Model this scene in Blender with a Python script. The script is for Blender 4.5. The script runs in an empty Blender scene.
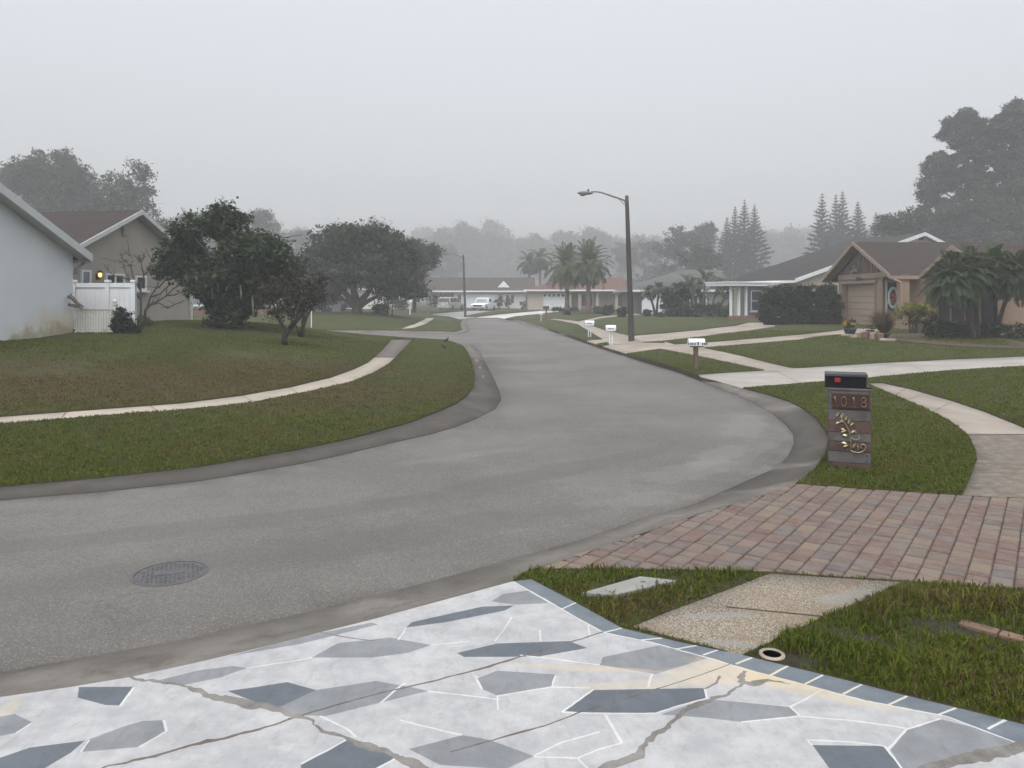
import bpy, bmesh, math, random
import numpy as np
from mathutils import Vector, Matrix, geometry
rng = np.random.default_rng(11)
random.seed(5)
sc = bpy.context.scene
COL = sc.collection
F, HZ, CX, CH = 770.0, 298.0, 512.0, 2.0      # focal length in pixels, horizon row, centre column, eye height
pi = math.pi
FOG, SKY, SUN, SUN_EL, SUN_AZ, EXPO = .0021, .12, .68, 65, 195, 0.38

# ------------------------------------------------------------------ terrain
def ray0(px, py, z=0.0):
    Y = F*(CH-z)/(py-HZ)
    return ((px-CX)*Y/F, Y)

road_near = [(0,674),(100,656),(200,637),(260,624),(320,610),(420,585),(512,560),(580,541),(640,520),(696,504),(752,479),(776,468),(788,457),
  (794,444),(793,434),(786,425),(772,413),(752,402),(734,394),(715,387),(680,373),(640,361),(610,351.5),(582,342),(550,331),(529,325),(510,320.5)]
road_far = [(498,318.2),(470,318.4),(466,322),(468,327),(469,331)]
road_left = [(474,346),(480,353),(485,362),(492,375),(499,390),(501,400),(495,409),(478,418),(456,427),(430,434.5),(400,441),(350,453),(300,464),(200,481),(100,492),(0,500)]
ROAD = ([(-26,-8.5),(-12,-0.4),(-6,2.55)] + [ray0(*p) for p in road_near] + [ray0(*p) for p in road_far]
  + [(-2.9,42.6),(-4.2,43.6),(-8,44.4),(-20,45.5),(-70,48),(-70,39.5),(-20,38.6),(-9,37.6),(-4.5,36.2),(-2.7,35.0)]
  + [ray0(*p) for p in road_left] + [(-7.6,6.4),(-12,4.1),(-26,-2.2)])

def seg_dist(P, poly):
    P = np.asarray(P, float); best = np.full(len(P), 1e9)
    q = np.array(poly); n = len(q)
    for i in range(n):
        a, b = q[i], q[(i+1) % n]; ab = b-a
        t = np.clip(((P-a)@ab)/(ab@ab+1e-12), 0, 1)
        d = np.hypot(*(P-(a+t[:, None]*ab)).T)
        best = np.minimum(best, d)
    return best
def inside(P, poly):
    P = np.asarray(P, float); c = np.zeros(len(P), bool); q = np.array(poly); n = len(q)
    for i in range(n):
        (x1, y1), (x2, y2) = q[i], q[(i+1) % n]
        if y1 == y2: continue
        m = ((y1 > P[:, 1]) != (y2 > P[:, 1])) & (P[:, 0] < (x2-x1)*(P[:, 1]-y1)/(y2-y1)+x1)
        c ^= m
    return c
PADS = np.array([(-13,21,.75),(-12.5,24,.9),(-12.5,30,1.02),(-10,27,1.0),(-7.5,23,.75),(-6,18,.5),(-9,14,.35),(-5,30,.6),(-12,58,.85),(-30,62,.75),(-40,40,.9),(-25,85,.75),
  (-14,85,.65),(-9,66,.55),(18,39,.5),(15,30,.42),(18,50,.5),(13,44,.45),(8,75,.45),(12,60,.45),(5,92,.5),(10,90,.5),(-8,106,.65),(-3,98,.2),(3,4,0),(5,8,0),(8,13,.04),(11,20,.1),(2,2,0),(0,0,0),(25,18,.2),(0,130,.5),(60,60,.5),(-80,60,.7)])
def T(P):
    P = np.atleast_2d(np.asarray(P, float))[:, :2]
    d = seg_dist(P, ROAD); d[inside(P, ROAD)] = 0
    w = 1.0/(np.hypot(P[:, :1]-PADS[:, 0], P[:, 1:2]-PADS[:, 1])**2.6+0.5)
    pad = (w*PADS[:, 2]).sum(1)/w.sum(1)
    s = np.clip(d/8.0, 0, 1); s = s*s*(3-2*s)*.6+s*.4
    return pad*s
def T1(x, y): return float(T([(x, y)])[0])
_G = {}
def G(px, py, off=0.12):
    """the ground point that lies under a picture position"""
    k = (px, py, off)
    if k in _G: return _G[k]
    Ys = np.geomspace(1.5, 400, 900)
    X = (px-CX)*Ys/F; Z = CH-(py-HZ)*Ys/F
    g = Z-(T(np.c_[X, Ys])+off)
    i = int(np.argmax(g < 0)); i = max(i, 1)
    t = g[i-1]/(g[i-1]-g[i]); Y = Ys[i-1]+(Ys[i]-Ys[i-1])*t
    _G[k] = ((px-CX)*Y/F, Y); return _G[k]
def GP(pts, off=0.10): return [G(x, y, off) for x, y in pts]
def P3(px, py, Y): return Vector(((px-CX)*Y/F, Y, CH-(py-HZ)*Y/F))

# ------------------------------------------------------------------ materials
class NT:
    def __init__(s, name):
        s.m = bpy.data.materials.new(name); s.m.use_nodes = True
        s.t = s.m.node_tree; s.N = s.t.nodes; s.L = s.t.links
        s.b = s.N['Principled BSDF']; s.b.inputs['Specular IOR Level'].default_value = .3
        s.tc = s.N.new('ShaderNodeTexCoord')
    def n(s, typ, **kw):
        x = s.N.new(typ)
        for k, v in kw.items():
            if k.startswith('_'): setattr(x, k[1:], v)
            else: s.put(x.inputs[k.replace('0', '')], v)
        return x
    def put(s, sock, v):
        if hasattr(v, 'is_output') or isinstance(v, bpy.types.NodeSocket): s.L.new(v, sock)
        elif isinstance(v, (tuple, list)) and len(v) == 3 and sock.type == 'RGBA': sock.default_value = (*v, 1)
        else: sock.default_value = v
    def noise(s, scale, detail=4, rough=.55, vec=None, stretch=None, dist=0):
        v = vec or s.tc.outputs['Object']
        if stretch:
            mp = s.N.new('ShaderNodeMapping'); s.L.new(v, mp.inputs['Vector']); mp.inputs['Scale'].default_value = stretch; v = mp.outputs[0]
        x = s.N.new('ShaderNodeTexNoise'); s.L.new(v, x.inputs['Vector'])
        x.inputs['Scale'].default_value = scale; x.inputs['Detail'].default_value = detail; x.inputs['Roughness'].default_value = rough; x.inputs['Distortion'].default_value = dist
        return x.outputs['Fac']
    def ramp(s, fac, a=.35, b=.65, lo=0., hi=1.):
        x = s.N.new('ShaderNodeMapRange'); s.L.new(fac, x.inputs['Value']); x.interpolation_type = 'SMOOTHSTEP'
        for i, v in zip(('From Min', 'From Max', 'To Min', 'To Max'), (a, b, lo, hi)): x.inputs[i].default_value = v
        return x.outputs['Result']
    def mix(s, fac, a, b, mode='MIX'):
        x = s.N.new('ShaderNodeMix'); x.data_type = 'RGBA'; x.blend_type = mode
        s.put(x.inputs[0], fac); s.put(x.inputs[6], a); s.put(x.inputs[7], b); return x.outputs[2]
    def math(s, op, a, b=0.):
        x = s.N.new('ShaderNodeMath'); x.operation = op; s.put(x.inputs[0], a); s.put(x.inputs[1], b); return x.outputs[0]
    def blob(s, c, r, rot=0., wob=.35, nscale=1.6):
        """1 inside a stain at world place c with radii r, 0 outside, with a ragged outline"""
        mp = s.N.new('ShaderNodeMapping'); mp.vector_type = 'TEXTURE'
        s.L.new(s.tc.outputs['Object'], mp.inputs['Vector'])
        mp.inputs['Location'].default_value = (c[0], c[1], 0); mp.inputs['Scale'].default_value = (r[0], r[1], 4000); mp.inputs['Rotation'].default_value = (0, 0, rot)
        ln = s.N.new('ShaderNodeVectorMath'); ln.operation = 'LENGTH'; s.L.new(mp.outputs[0], ln.inputs[0])
        d = s.math('ADD', ln.outputs['Value'], s.math('MULTIPLY', s.math('SUBTRACT', s.noise(nscale, 5, .6), .5), wob*4))
        return s.ramp(d, .65, 1.1, 1., 0.)
    def bump(s, h, st=.3, d=.02):
        x = s.N.new('ShaderNodeBump'); x.inputs['Strength'].default_value = st; x.inputs['Distance'].default_value = d
        s.L.new(h, x.inputs['Height']); s.L.new(x.outputs[0], s.b.inputs['Normal'])
    def done(s, col, rough=.8):
        s.put(s.b.inputs['Base Color'], col); s.put(s.b.inputs['Roughness'], rough); return s.m
def mul(c, k): return tuple(min(1, x*k) for x in c)
def rough_mat(name, c, var=.18, scale=3., rough=.8, bump=.15, bscale=60., c2=None, mask=(.45, .7), spec=None, stretch=None):
    t = NT(name); n1 = t.noise(scale, 5, stretch=stretch); n2 = t.noise(bscale, 3)
    col = t.mix(t.ramp(n1, .3, .7), mul(c, 1-var), mul(c, 1+var))
    if c2: col = t.mix(t.ramp(t.noise(scale*.6, 6, .65), *mask), col, c2)
    col = t.mix(t.ramp(n2, .3, .7), mul((1, 1, 1), .9), (1, 1, 1)) if False else t.mix(t.math('MULTIPLY', t.ramp(n2, .35, .65), .18), col, mul(c, .55))
    if bump: t.bump(n2, bump, .01)
    if spec is not None: t.b.inputs['Specular IOR Level'].default_value = spec
    return t.done(col, rough)
M = {}
def mm(name, *a, **k): M[name] = rough_mat(name, *a, **k)
mm('stucco_white', (.60,.63,.66), .05, .8, .9, .25, 45, c2=None)
mm('stucco_beige', (.34,.315,.275), .06, 1., .9, .25, 45)
mm('stucco_tan', (.30,.215,.155), .06, 1.2, .85, .2, 45)
mm('tan_trim', (.28,.21,.165), .06, 2, .7, .05)
mm('tan_dark', (.16,.12,.093), .08, 3, .75, .05)
mm('door_tan', (.43,.33,.255), .05, 1.5, .6, .03)
mm('stucco_pink', (.33,.255,.235), .06, 1, .9, .2, 45)
mm('wall_slate', (.13,.135,.135), .06, 1, .9, .2)
mm('wall_grey', (.24,.25,.245), .06, 1, .9, .2)
mm('wall_cream', (.62,.61,.57), .06, 1, .9, .15)
mm('wall_sand', (.38,.34,.27), .06, 1, .9, .15)
mm('white_wall', (.60,.60,.60), .05, 2, .8, .05)
mm('white_paint', (.66,.68,.70), .05, 2, .55, .05)
mm('white_dirty', (.62,.62,.58), .06, 1.5, .6, .08, c2=(.36,.33,.2), mask=(.48,.72))
mm('fascia_grey', (.50,.52,.53), .06, 2, .6, .04)
def shingle(name, c):
    t = NT(name); br = t.n('ShaderNodeTexBrick'); t.L.new(t.tc.outputs['UV'], br.inputs['Vector'])
    for k, v in (('Scale', 1.), ('Mortar Size', .012), ('Brick Width', .32), ('Row Height', .145), ('Bias', 0.)): br.inputs[k].default_value = v
    br.inputs['Color1'].default_value = (*mul(c, .8), 1); br.inputs['Color2'].default_value = (*mul(c, 1.2), 1); br.inputs['Mortar'].default_value = (*mul(c, .5), 1)
    col = t.mix(t.math('MULTIPLY', t.ramp(t.noise(.9, 6, .6), .4, .7), .6), br.outputs['Color'], mul(c, .62))
    col = t.mix(t.math('MULTIPLY', t.noise(90, 2), .4), col, mul(c, 1.3)); t.bump(br.outputs['Fac'], .3, -.01)
    M[name] = t.done(col, .92)
shingle('shingle_brown', (.034,.0255,.023)); shingle('shingle_dark', (.030,.029,.028)); shingle('shingle_grey', (.085,.086,.086)); shingle('shingle_red', (.105,.055,.045)); shingle('shingle_umber', (.052,.042,.037))
def glass(name, c, r=.08):
    t = NT(name); t.b.inputs['Specular IOR Level'].default_value = .6
    M[name] = t.done(t.mix(t.ramp(t.noise(1.2, 2), .4, .6), mul(c, .7), mul(c, 1.2)), r)
glass('glass', (.03,.035,.04)); glass('glass_pale', (.22,.25,.27), .15); glass('car_glass', (.02,.024,.026), .05); glass('foggy_glass', (.33,.36,.40), .35)
mm('concrete', (.29,.275,.25), .10, .9, .9, .35, 90, c2=(.22,.20,.175), mask=(.5, .78))
mm('walk_dark', (.115,.10,.092), .12, 1.2, .85, .35, 90)
mm('walk_tan', (.27,.24,.205), .12, .8, .9, .35, 80, c2=(.20,.16,.13), mask=(.45,.75))
mm('slab_grey', (.22,.225,.21), .08, 4, .85, .2, 90)
mm('soil', (.075,.052,.036), .2, 8, .95, .6, 60)
mm('paver_sand', (.045,.036,.030), .2, 8, .95, .4, 60)
mm('soil_edge', (.06,.05,.03), .2, 5, .95, .4, 60)
mm('mulch', (.06,.042,.032), .3, 20, .95, .8, 70)
mm('bark', (.085,.072,.06), .3, 9, .95, .6, 30, stretch=(1,1,.25))
mm('bark_dark', (.04,.034,.03), .3, 9, .95, .6, 30, stretch=(1,1,.25))
mm('bark_pale', (.15,.13,.11), .25, 9, .95, .5, 30, stretch=(1,1,.25))
mm('palm_trunk', (.17,.125,.10), .3, 6, .95, .7, 14, stretch=(.3,.3,2))
mm('pole_dark', (.055,.05,.047), .2, 3, .85, .3, 30, stretch=(1,1,.1))
mm('galv', (.16,.165,.17), .1, 6, .45, .05)
mm('wood_post', (.12,.075,.055), .2, 5, .85, .2, 40, stretch=(1,1,.15))
mm('plank_grey', (.105,.098,.097), .22, 7, .85, .35, 60, stretch=(.15,1,1), c2=(.065,.055,.052))
mm('plank_brown', (.085,.05,.042), .25, 7, .85, .35, 60, stretch=(.15,1,1), c2=(.085,.065,.06))
mm('plank_umber', (.045,.024,.019), .25, 7, .8, .35, 60, stretch=(.15,1,1))
mm('box_black', (.006,.006,.007), .2, 8, .6, .04, spec=.12)
mm('lid_grey', (.06,.06,.063), .12, 6, .6, .05, spec=.2)
mm('red_flag', (.28,.02,.025), .1, 9, .5, 0)
mm('brass', (.38,.31,.20), .2, 30, .38, .1); M['brass'].node_tree.nodes['Principled BSDF'].inputs['Metallic'].default_value = .7
mm('copper_num', (.21,.125,.085), .2, 30, .4, .1); M['copper_num'].node_tree.nodes['Principled BSDF'].inputs['Metallic'].default_value = .6
mm('iron', (.085,.083,.088), .2, 12, .6, .4, 120)
mm('rubber', (.015,.015,.016), .2, 9, .8, 0)
mm('plastic_dark', (.02,.02,.022), .2, 9, .6, 0)
mm('paint_silver', (.30,.33,.31), .06, 3, .35, 0, spec=.5)
mm('paint_white', (.72,.73,.74), .03, 3, .3, 0, spec=.5)
mm('paint_dark', (.045,.045,.05), .06, 3, .3, 0, spec=.5)
mm('tail_red', (.30,.02,.02), .1, 9, .25, 0)
mm('lamp_clear', (.6,.6,.6), .05, 9, .2, 0)
mm('sign_green', (.02,.16,.12), .1, 9, .5, 0)
mm('pot_teal', (.035,.06,.06), .2, 6, .4, .05)
mm('pot_dark', (.04,.036,.034), .2, 6, .6, .05)
mm('brick_red', (.17,.10,.075), .3, 9, .9, .4, 40)
mm('edge_brick', (.13,.085,.06), .3, 9, .9, .4, 40)
mm('stone_pale', (.30,.26,.21), .3, 4, .9, .4, 40)
mm('orange', (.45,.15,.05), .25, 20, .8, .1)
mm('yellow_flower', (.65,.42,.03), .2, 20, .7, 0)
mm('bird_brown', (.06,.045,.035), .3, 40, .85, .1)
mm('moss', (.16,.17,.13), .2, 20, .95, 0)
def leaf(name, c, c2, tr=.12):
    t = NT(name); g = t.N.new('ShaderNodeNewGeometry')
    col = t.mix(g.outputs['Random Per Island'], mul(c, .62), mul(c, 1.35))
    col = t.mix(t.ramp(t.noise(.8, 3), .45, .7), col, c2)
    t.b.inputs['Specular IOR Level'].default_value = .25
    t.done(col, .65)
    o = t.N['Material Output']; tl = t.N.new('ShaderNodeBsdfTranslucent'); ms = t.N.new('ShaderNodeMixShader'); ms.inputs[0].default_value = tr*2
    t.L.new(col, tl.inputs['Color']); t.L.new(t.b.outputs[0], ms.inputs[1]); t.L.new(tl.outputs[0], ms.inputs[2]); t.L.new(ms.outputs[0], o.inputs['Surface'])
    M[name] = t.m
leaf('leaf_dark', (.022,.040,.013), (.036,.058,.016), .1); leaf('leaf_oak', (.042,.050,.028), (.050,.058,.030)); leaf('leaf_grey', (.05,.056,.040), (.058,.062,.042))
leaf('leaf_rusty', (.030,.025,.015), (.026,.036,.014), .1); leaf('leaf_hedge', (.014,.024,.011), (.021,.032,.013), .08); leaf('leaf_yellow', (.20,.19,.025), (.06,.10,.02))
leaf('leaf_palm', (.036,.062,.022), (.058,.080,.026), .14); leaf('leaf_date', (.065,.085,.035), (.10,.11,.04)); leaf('leaf_dry', (.17,.13,.055), (.14,.12,.05)); leaf('leaf_pine', (.030,.042,.030), (.036,.05,.034))
leaf('leaf_plume', (.13,.095,.06), (.09,.085,.045)); leaf('leaf_fern', (.05,.085,.035), (.06,.09,.04))

# ------------------------------------------------------------------ mesh helpers
class MB:
    def __init__(s): s.v = []; s.f = []; s.mi = []; s.cur = 0; s.uv = {}
    def add(s, vs, fs):
        o = len(s.v); s.v += [tuple(p) for p in vs]
        for f in fs: s.f.append(tuple(i+o for i in f)); s.mi.append(s.cur)
        return s
    def box(s, c, d, rz=0., rot=None):
        hx, hy, hz = d[0]/2, d[1]/2, d[2]/2
        R = rot or Matrix.Rotation(rz, 3, 'Z')
        vs = [Vector(c)+R@Vector((x*hx, y*hy, z*hz)) for z in (-1, 1) for y in (-1, 1) for x in (-1, 1)]
        return s.add(vs, [(0,2,3,1),(4,5,7,6),(0,1,5,4),(2,6,7,3),(0,4,6,2),(1,3,7,5)])
    def span(s, a, b): return s.box(((a[0]+b[0])/2, (a[1]+b[1])/2, (a[2]+b[2])/2), (abs(b[0]-a[0]), abs(b[1]-a[1]), abs(b[2]-a[2])))
    def prism(s, poly, vec):
        """poly: 3-D outline, pushed along vec"""
        n = len(poly); vec = Vector(vec); a = [Vector(p) for p in poly]; b = [p+vec for p in a]
        return s.add(a+b, [tuple(range(n))[::-1], tuple(range(n, 2*n))]+[(i, (i+1) % n, n+(i+1) % n, n+i) for i in range(n)])
    def tube(s, pts, rad, k=8, cap=True):
        pts = [Vector(p) for p in pts]; n = len(pts)
        if not hasattr(rad, '__len__'): rad = [rad]*n
        rings = []; ref = None
        for i, p in enumerate(pts):
            d = (pts[min(i+1, n-1)]-pts[max(i-1, 0)])
            d = d.normalized() if d.length > 1e-9 else Vector((0, 0, 1))
            if ref is None: ref = Vector((1, 0, 0)) if abs(d.x) < .8 else Vector((0, 1, 0))
            u = ref-d*ref.dot(d); u = u.normalized() if u.length > 1e-6 else d.orthogonal().normalized(); ref = u; w = d.cross(u)
            rings += [p+(u*math.cos(2*pi*j/k)+w*math.sin(2*pi*j/k))*rad[i] for j in range(k)]
        fs = [(i*k+j, i*k+(j+1) % k, (i+1)*k+(j+1) % k, (i+1)*k+j) for i in range(n-1) for j in range(k)]
        if cap: fs += [tuple(range(k))[::-1], tuple(range((n-1)*k, n*k))]
        return s.add(rings, fs)
    def lathe(s, prof, c=(0,0,0), k=16, cap=True):
        vs = [(c[0]+r*math.cos(2*pi*j/k), c[1]+r*math.sin(2*pi*j/k), c[2]+z) for r, z in prof for j in range(k)]; n = len(prof)
        fs = [(i*k+j, i*k+(j+1) % k, (i+1)*k+(j+1) % k, (i+1)*k+j) for i in range(n-1) for j in range(k)]
        if cap: fs += [tuple(range(k))[::-1], tuple(range((n-1)*k, n*k))]
        return s.add(vs, fs)
    def ell(s, c, r, k=12, n=8):
        return s.lathe([(max(1e-3, math.sin(pi*i/n))*1.0, -math.cos(pi*i/n)) for i in range(n+1)], k=k).scale_last((n+1)*k, c, r)
    def scale_last(s, n, c, r):
        for i in range(len(s.v)-n, len(s.v)):
            x, y, z = s.v[i]; s.v[i] = (c[0]+x*r[0], c[1]+y*r[1], c[2]+z*r[2])
        return s
    def mat(s, i): s.cur = i; return s
    def build(s, name, mats, parent=None, smooth=False, bevel=0., uv=False):
        me = bpy.data.meshes.new(name); me.from_pydata(s.v, [], s.f)
        mats = mats if isinstance(mats, (list, tuple)) else [mats]
        for m in mats: me.materials.append(M[m] if isinstance(m, str) else m)
        me.polygons.foreach_set('material_index', s.mi)
        if smooth: me.polygons.foreach_set('use_smooth', [True]*len(s.f))
        bm = bmesh.new(); bm.from_mesh(me); bmesh.ops.recalc_face_normals(bm, faces=bm.faces); bm.to_mesh(me); bm.free()
        if uv:
            l = me.uv_layers.new(name='UVMap')
            for p in me.polygons:
                n = p.normal; h = Vector((-n.y, n.x, 0)); h = h.normalized() if h.length > 1e-4 else Vector((1, 0, 0)); u = n.cross(h)
                for li in p.loop_indices:
                    co = me.vertices[me.loops[li].vertex_index].co; l.data[li].uv = (co.dot(h), co.dot(u))
        me.update()
        o = bpy.data.objects.new(name, me); COL.objects.link(o)
        if parent: o.parent = parent
        if bevel:
            b = o.modifiers.new('Bevel', 'BEVEL'); b.width = bevel; b.segments = 2; b.limit_method = 'ANGLE'; b.angle_limit = .6
        return o
def raw_mesh(name, V, Fq, mats, parent=None, mi=None):
    V = np.asarray(V, np.float32); Fq = np.asarray(Fq, np.int32); k = Fq.shape[1]
    me = bpy.data.meshes.new(name); me.vertices.add(len(V)); me.vertices.foreach_set('co', V.ravel())
    me.loops.add(Fq.size); me.loops.foreach_set('vertex_index', Fq.ravel())
    me.polygons.add(len(Fq)); me.polygons.foreach_set('loop_start', np.arange(len(Fq), dtype=np.int32)*k)
    for m in (mats if isinstance(mats, (list, tuple)) else [mats]): me.materials.append(M[m])
    if mi is not None: me.polygons.foreach_set('material_index', np.asarray(mi, np.int32))
    me.update(calc_edges=True)
    o = bpy.data.objects.new(name, me); COL.objects.link(o)
    if parent: o.parent = parent
    return o
def tag(o, label=None, cat=None, group=None, kind=None):
    for k, v in (('label', label), ('category', cat), ('group', group), ('kind', kind)):
        if v: o[k] = v
    return o
def thing(name, label, cat, loc, rz=0., group=None):
    o = bpy.data.objects.new(name, None); COL.objects.link(o); o.empty_display_size = .2
    o.location = loc; o.rotation_euler = (0, 0, rz); return tag(o, label, cat, group)
def copy_thing(src, loc, label=None, rz=None, scale=None, group=None):
    r = src.copy(); COL.objects.link(r); r.location = loc
    if rz is not None: r.rotation_euler = (0, 0, rz)
    if scale is not None: r.scale = scale if hasattr(scale, '__len__') else (scale,)*3
    if label: r['label'] = label
    if group: r['group'] = group
    for ch in list(src.children):
        c = ch.copy(); COL.objects.link(c); c.parent = r
        for g in list(ch.children):
            d = g.copy(); COL.objects.link(d); d.parent = c
    return r
def base(px, py, off=.10):
    x, y = G(px, py, off); return Vector((x, y, T1(x, y)+off))
def at(x, y, off=.08): return Vector((x, y, T1(x, y)+off))

# ------------------------------------------------------------------ the ground and everything laid in it
kerb_right = [(0,697),(70,687),(130,677),(190,664),(250,650),(310,635),(370,620),(440,601),(512,581.5),(530,569.5),(575,557),(640,534),(696,515),(734,504),(768,494),(796,483.5),
  (815,470),(825,455),(829,440),(825,430),(816,419),(803,409),(790,402),(768,395),(743,388.5),(722,382.5),(700,377),(667,369.5),(626,357),(597,347.5),(566,334.5),(541,326.5),(520,320.3)]
kerb_left = [(0,487),(100,478),(200,467),(300,449.5),(350,439),(380,431),(412,422),(440,411),(456,404),(467,396),(474,386),(474.5,374),(472,363),(468,353),(463,346)]
off_r = [(x, y) for x, y in [(-26,-9.3),(-12,-1.2)]] + GP(kerb_right)
off_l = GP(kerb_left)[::-1]
KERB_R = [(-26,-8.5),(-12,-0.4),(-6,2.55)] + [ray0(*p) for p in road_near] + [ray0(510,320.5)] + off_r[::-1]
KERB_L = [(-26,-2.2),(-12,4.1),(-7.6,6.4)] + [ray0(*p) for p in road_left][::-1] + [ray0(474,346),(-2.7,35.0),(-4.5,36.2),(-9,37.6),(-20,38.6),(-70,39.5),(-70,39.1),(-20,38.2),(-9,37.15),(-4.6,35.75),(-3.0,34.5)] + GP(kerb_left)[::-1] + [(-8,6.9),(-12,4.6),(-26,-1.6)]
KERB_F = [ray0(469,331),(-2.9,42.6),(-4.2,43.6),(-8,44.4),(-20,45.5),(-70,48),(-70,48.45),(-20,45.95),(-8,44.85),(-4.4,44.05),(-3.3,43.0)] + GP([(462,330),(460.5,326),(460,322),(463,319)]) + [ray0(470,318.4), ray0(466,322), ray0(468,327)]

drive_px = [(514,581),(531,579),(575,602),(622,628),(680,642),(741,654.5),(790,666.5),(850,681),(902,694.5),(965,709.5),(1024,724.5)]
drive_edge = GP(drive_px)
DRIVE = [(-26,-9.3),(-12,-1.2)] + GP(kerb_right[:9]) + drive_edge[1:] + [(drive_edge[-1][0]+1.6, drive_edge[-1][1]-1.3), (6.5,-1.2), (6.5,-12), (-26,-14)]
PAVER = GP([(530,569.5),(575,557),(640,534),(696,515),(734,504),(768,494),(796,483.5),(850,488),(905,491.5),(962,495.5),(1024,498),(1180,505),(1180,607),(1024,590.5),(960,585.5),(905,581),(840,577),(770,572),(690,570),(600,568.5)])
WALK_AGG = GP([(770,573.5),(903,582),(870,598),(830,614),(790,633),(742,655.5),(690,642),(632,627),(660,615),(700,600),(737,586)])
WALK_AGG2 = GP([(966,434),(1024,434),(1180,440),(1180,505),(1024,498),(962,495.5),(970,478),(977,459),(973,445)])
WALK_R = GP([(866,383.5),(882,383),(910,389),(950,400.5),(985,412),(1024,428),(1080,450),(1024,434),(966,434),(950,422),(925,409),(900,398)])
DRIVE_N = GP([(700,377),(697,374.8),(730,372.5),(764,370.5),(801,368),(880,363),(950,359.5),(1024,356.5),(1200,352),(1200,361),(1024,366.5),(950,371),(874,378),(800,384),(743,388.5),(722,382.5)])
WALK_M = GP([(659,349),(704,348),(740,355.5),(790,367.8),(801,368.5),(764,370.5),(715,360)])
DRIVE_B = GP([(597,347.5),(610,344.5),(642,342.5),(665,343),(663,341),(675,344.5),(720,341.5),(760,338),(800,334.7),(838,330.5),(846,328.5),(885,328.5),(888,331),(842,334.5),(800,340),(740,345),(704,348),(659,349.3),(626,354),(626,357)])
DRIVE_P = GP([(642,342.5),(631,336),(650,334.5),(700,330),(735,326),(748,322.5),(775,322.5),(775,327),(749,331),(700,337),(663,341.2)])
WALK_F = GP([(631,336),(642,342.5),(610,344.5),(600,338),(578,324.5),(560,321),(548,319.3),(556,318.6),(580,321.5),(605,330)])
WALK_F2 = GP([(578,321.5),(603,316.2),(640,313.5),(640,315),(603,318),(583,323)])
PAD_F = GP([(576,343.2),(590,340),(612,339),(612,341.5),(598,344),(590,347)])
DRIVE_W = GP([(466,320.2),(478,317),(500,314.5),(525,312.2),(541,310.8),(567,310.8),(560,312.5),(540,314.5),(515,317),(501,319.8),(498,318.5),(470,318.6)], .04)
DRIVE_S = GP([(428,315.2),(436,313.5),(455,312),(468,311),(492,310),(494,311.4),(478,314),(464,317),(478,317),(468,319.5),(460,320),(450,317.4)], .04)
WALK_L = GP([(-160,432),(0,417),(60,412.5),(120,408),(180,403.5),(240,396),(290,387.5),(330,378),(352,370),(368,362.5),(374,357.5),(396,357.5),(388,365),(372,374),(350,383),(334,386.5),(310,392),(255,403),(180,411),(110,416),(50,421),(0,425),(-160,440)])
WALK_D = GP([(374,357.5),(382,350),(389,342.5),(391,339.5),(413,339.5),(409,344),(403,350),(396,357.5)])
WALK_LF = GP([(400,329.3),(415,324),(424,319.5),(426,318),(434.5,318),(431,321),(424,325),(414,328)])
SLAB_LF = GP([(350,330.5),(374,331),(376,335),(352,333)])
REG = [('road', ROAD, 0.0), ('driveway', DRIVE, .10), ('paver', PAVER, .088), ('kerb', KERB_R, None), ('kerb', KERB_L, None), ('kerb', KERB_F, None),
  ('aggregate_path', WALK_AGG, .10), ('aggregate_walk', WALK_AGG2, .10), ('sidewalk', WALK_R, .10), ('neighbour_driveway', DRIVE_N, .10), ('sidewalk', WALK_M, .10), ('concrete_driveway', DRIVE_B, .10),
  ('concrete_driveway', DRIVE_P, .10), ('sidewalk', WALK_F, .10), ('sidewalk', WALK_F2, .10), ('sidewalk', PAD_F, .10), ('pale_driveway', DRIVE_W, .05), ('grey_driveway', DRIVE_S, .05), ('sidewalk_pale', WALK_L, .10), ('wet_walk', WALK_D, .10), ('sidewalk_pale', WALK_LF, .10), ('sidewalk_pale', SLAB_LF, .10)]
def densify(poly, step):
    out = []
    for i, a in enumerate(poly):
        b = poly[(i+1) % len(poly)]; d = math.dist(a, b); m = (abs(a[1])+abs(b[1]))/2+abs(a[0])/2
        k = max(1, min(60, int(d/(step*max(1, m/9)))))
        out += [(a[0]+(b[0]-a[0])*j/k, a[1]+(b[1]-a[1])*j/k) for j in range(k)]
    return out
def cdt(polys, grid):
    V, E = [], []
    for p in polys:
        o = len(V); V += [Vector(q) for q in p]; E += [(o+i, o+(i+1) % len(p)) for i in range(len(p))]
    V += [Vector(q) for q in grid]
    r = geometry.delaunay_2d_cdt(V, E, [], 0, 1e-4)
    return np.array([(v.x, v.y) for v in r[0]]), np.array([f for f in r[2] if len(f) == 3], np.int64)
def grid_pts(x0, x1, y0, y1, h, skip=None):
    xs, ys = np.meshgrid(np.arange(x0, x1+h/2, h), np.arange(y0, y1+h/2, h)); p = np.c_[xs.ravel(), ys.ravel()]
    p += rng.uniform(-.08, .08, p.shape)*h
    if skip: p = p[~((p[:, 0] > skip[0]) & (p[:, 0] < skip[1]) & (p[:, 1] > skip[2]) & (p[:, 1] < skip[3]))]
    return p
grid = np.vstack([grid_pts(-10, 10, 2, 14, .5), grid_pts(-36, 40, -6, 62, 1.3, (-10, 10, 2, 14)), grid_pts(-160, 160, -40, 160, 6, (-36, 40, -6, 62)), grid_pts(-420, 420, -420, 420, 40, (-160, 160, -40, 160))])
GV, GF = cdt([densify(p, .35) for _, p, _ in REG], grid)
cen = GV[GF].mean(1); cls = np.full(len(GF), -1)
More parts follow.
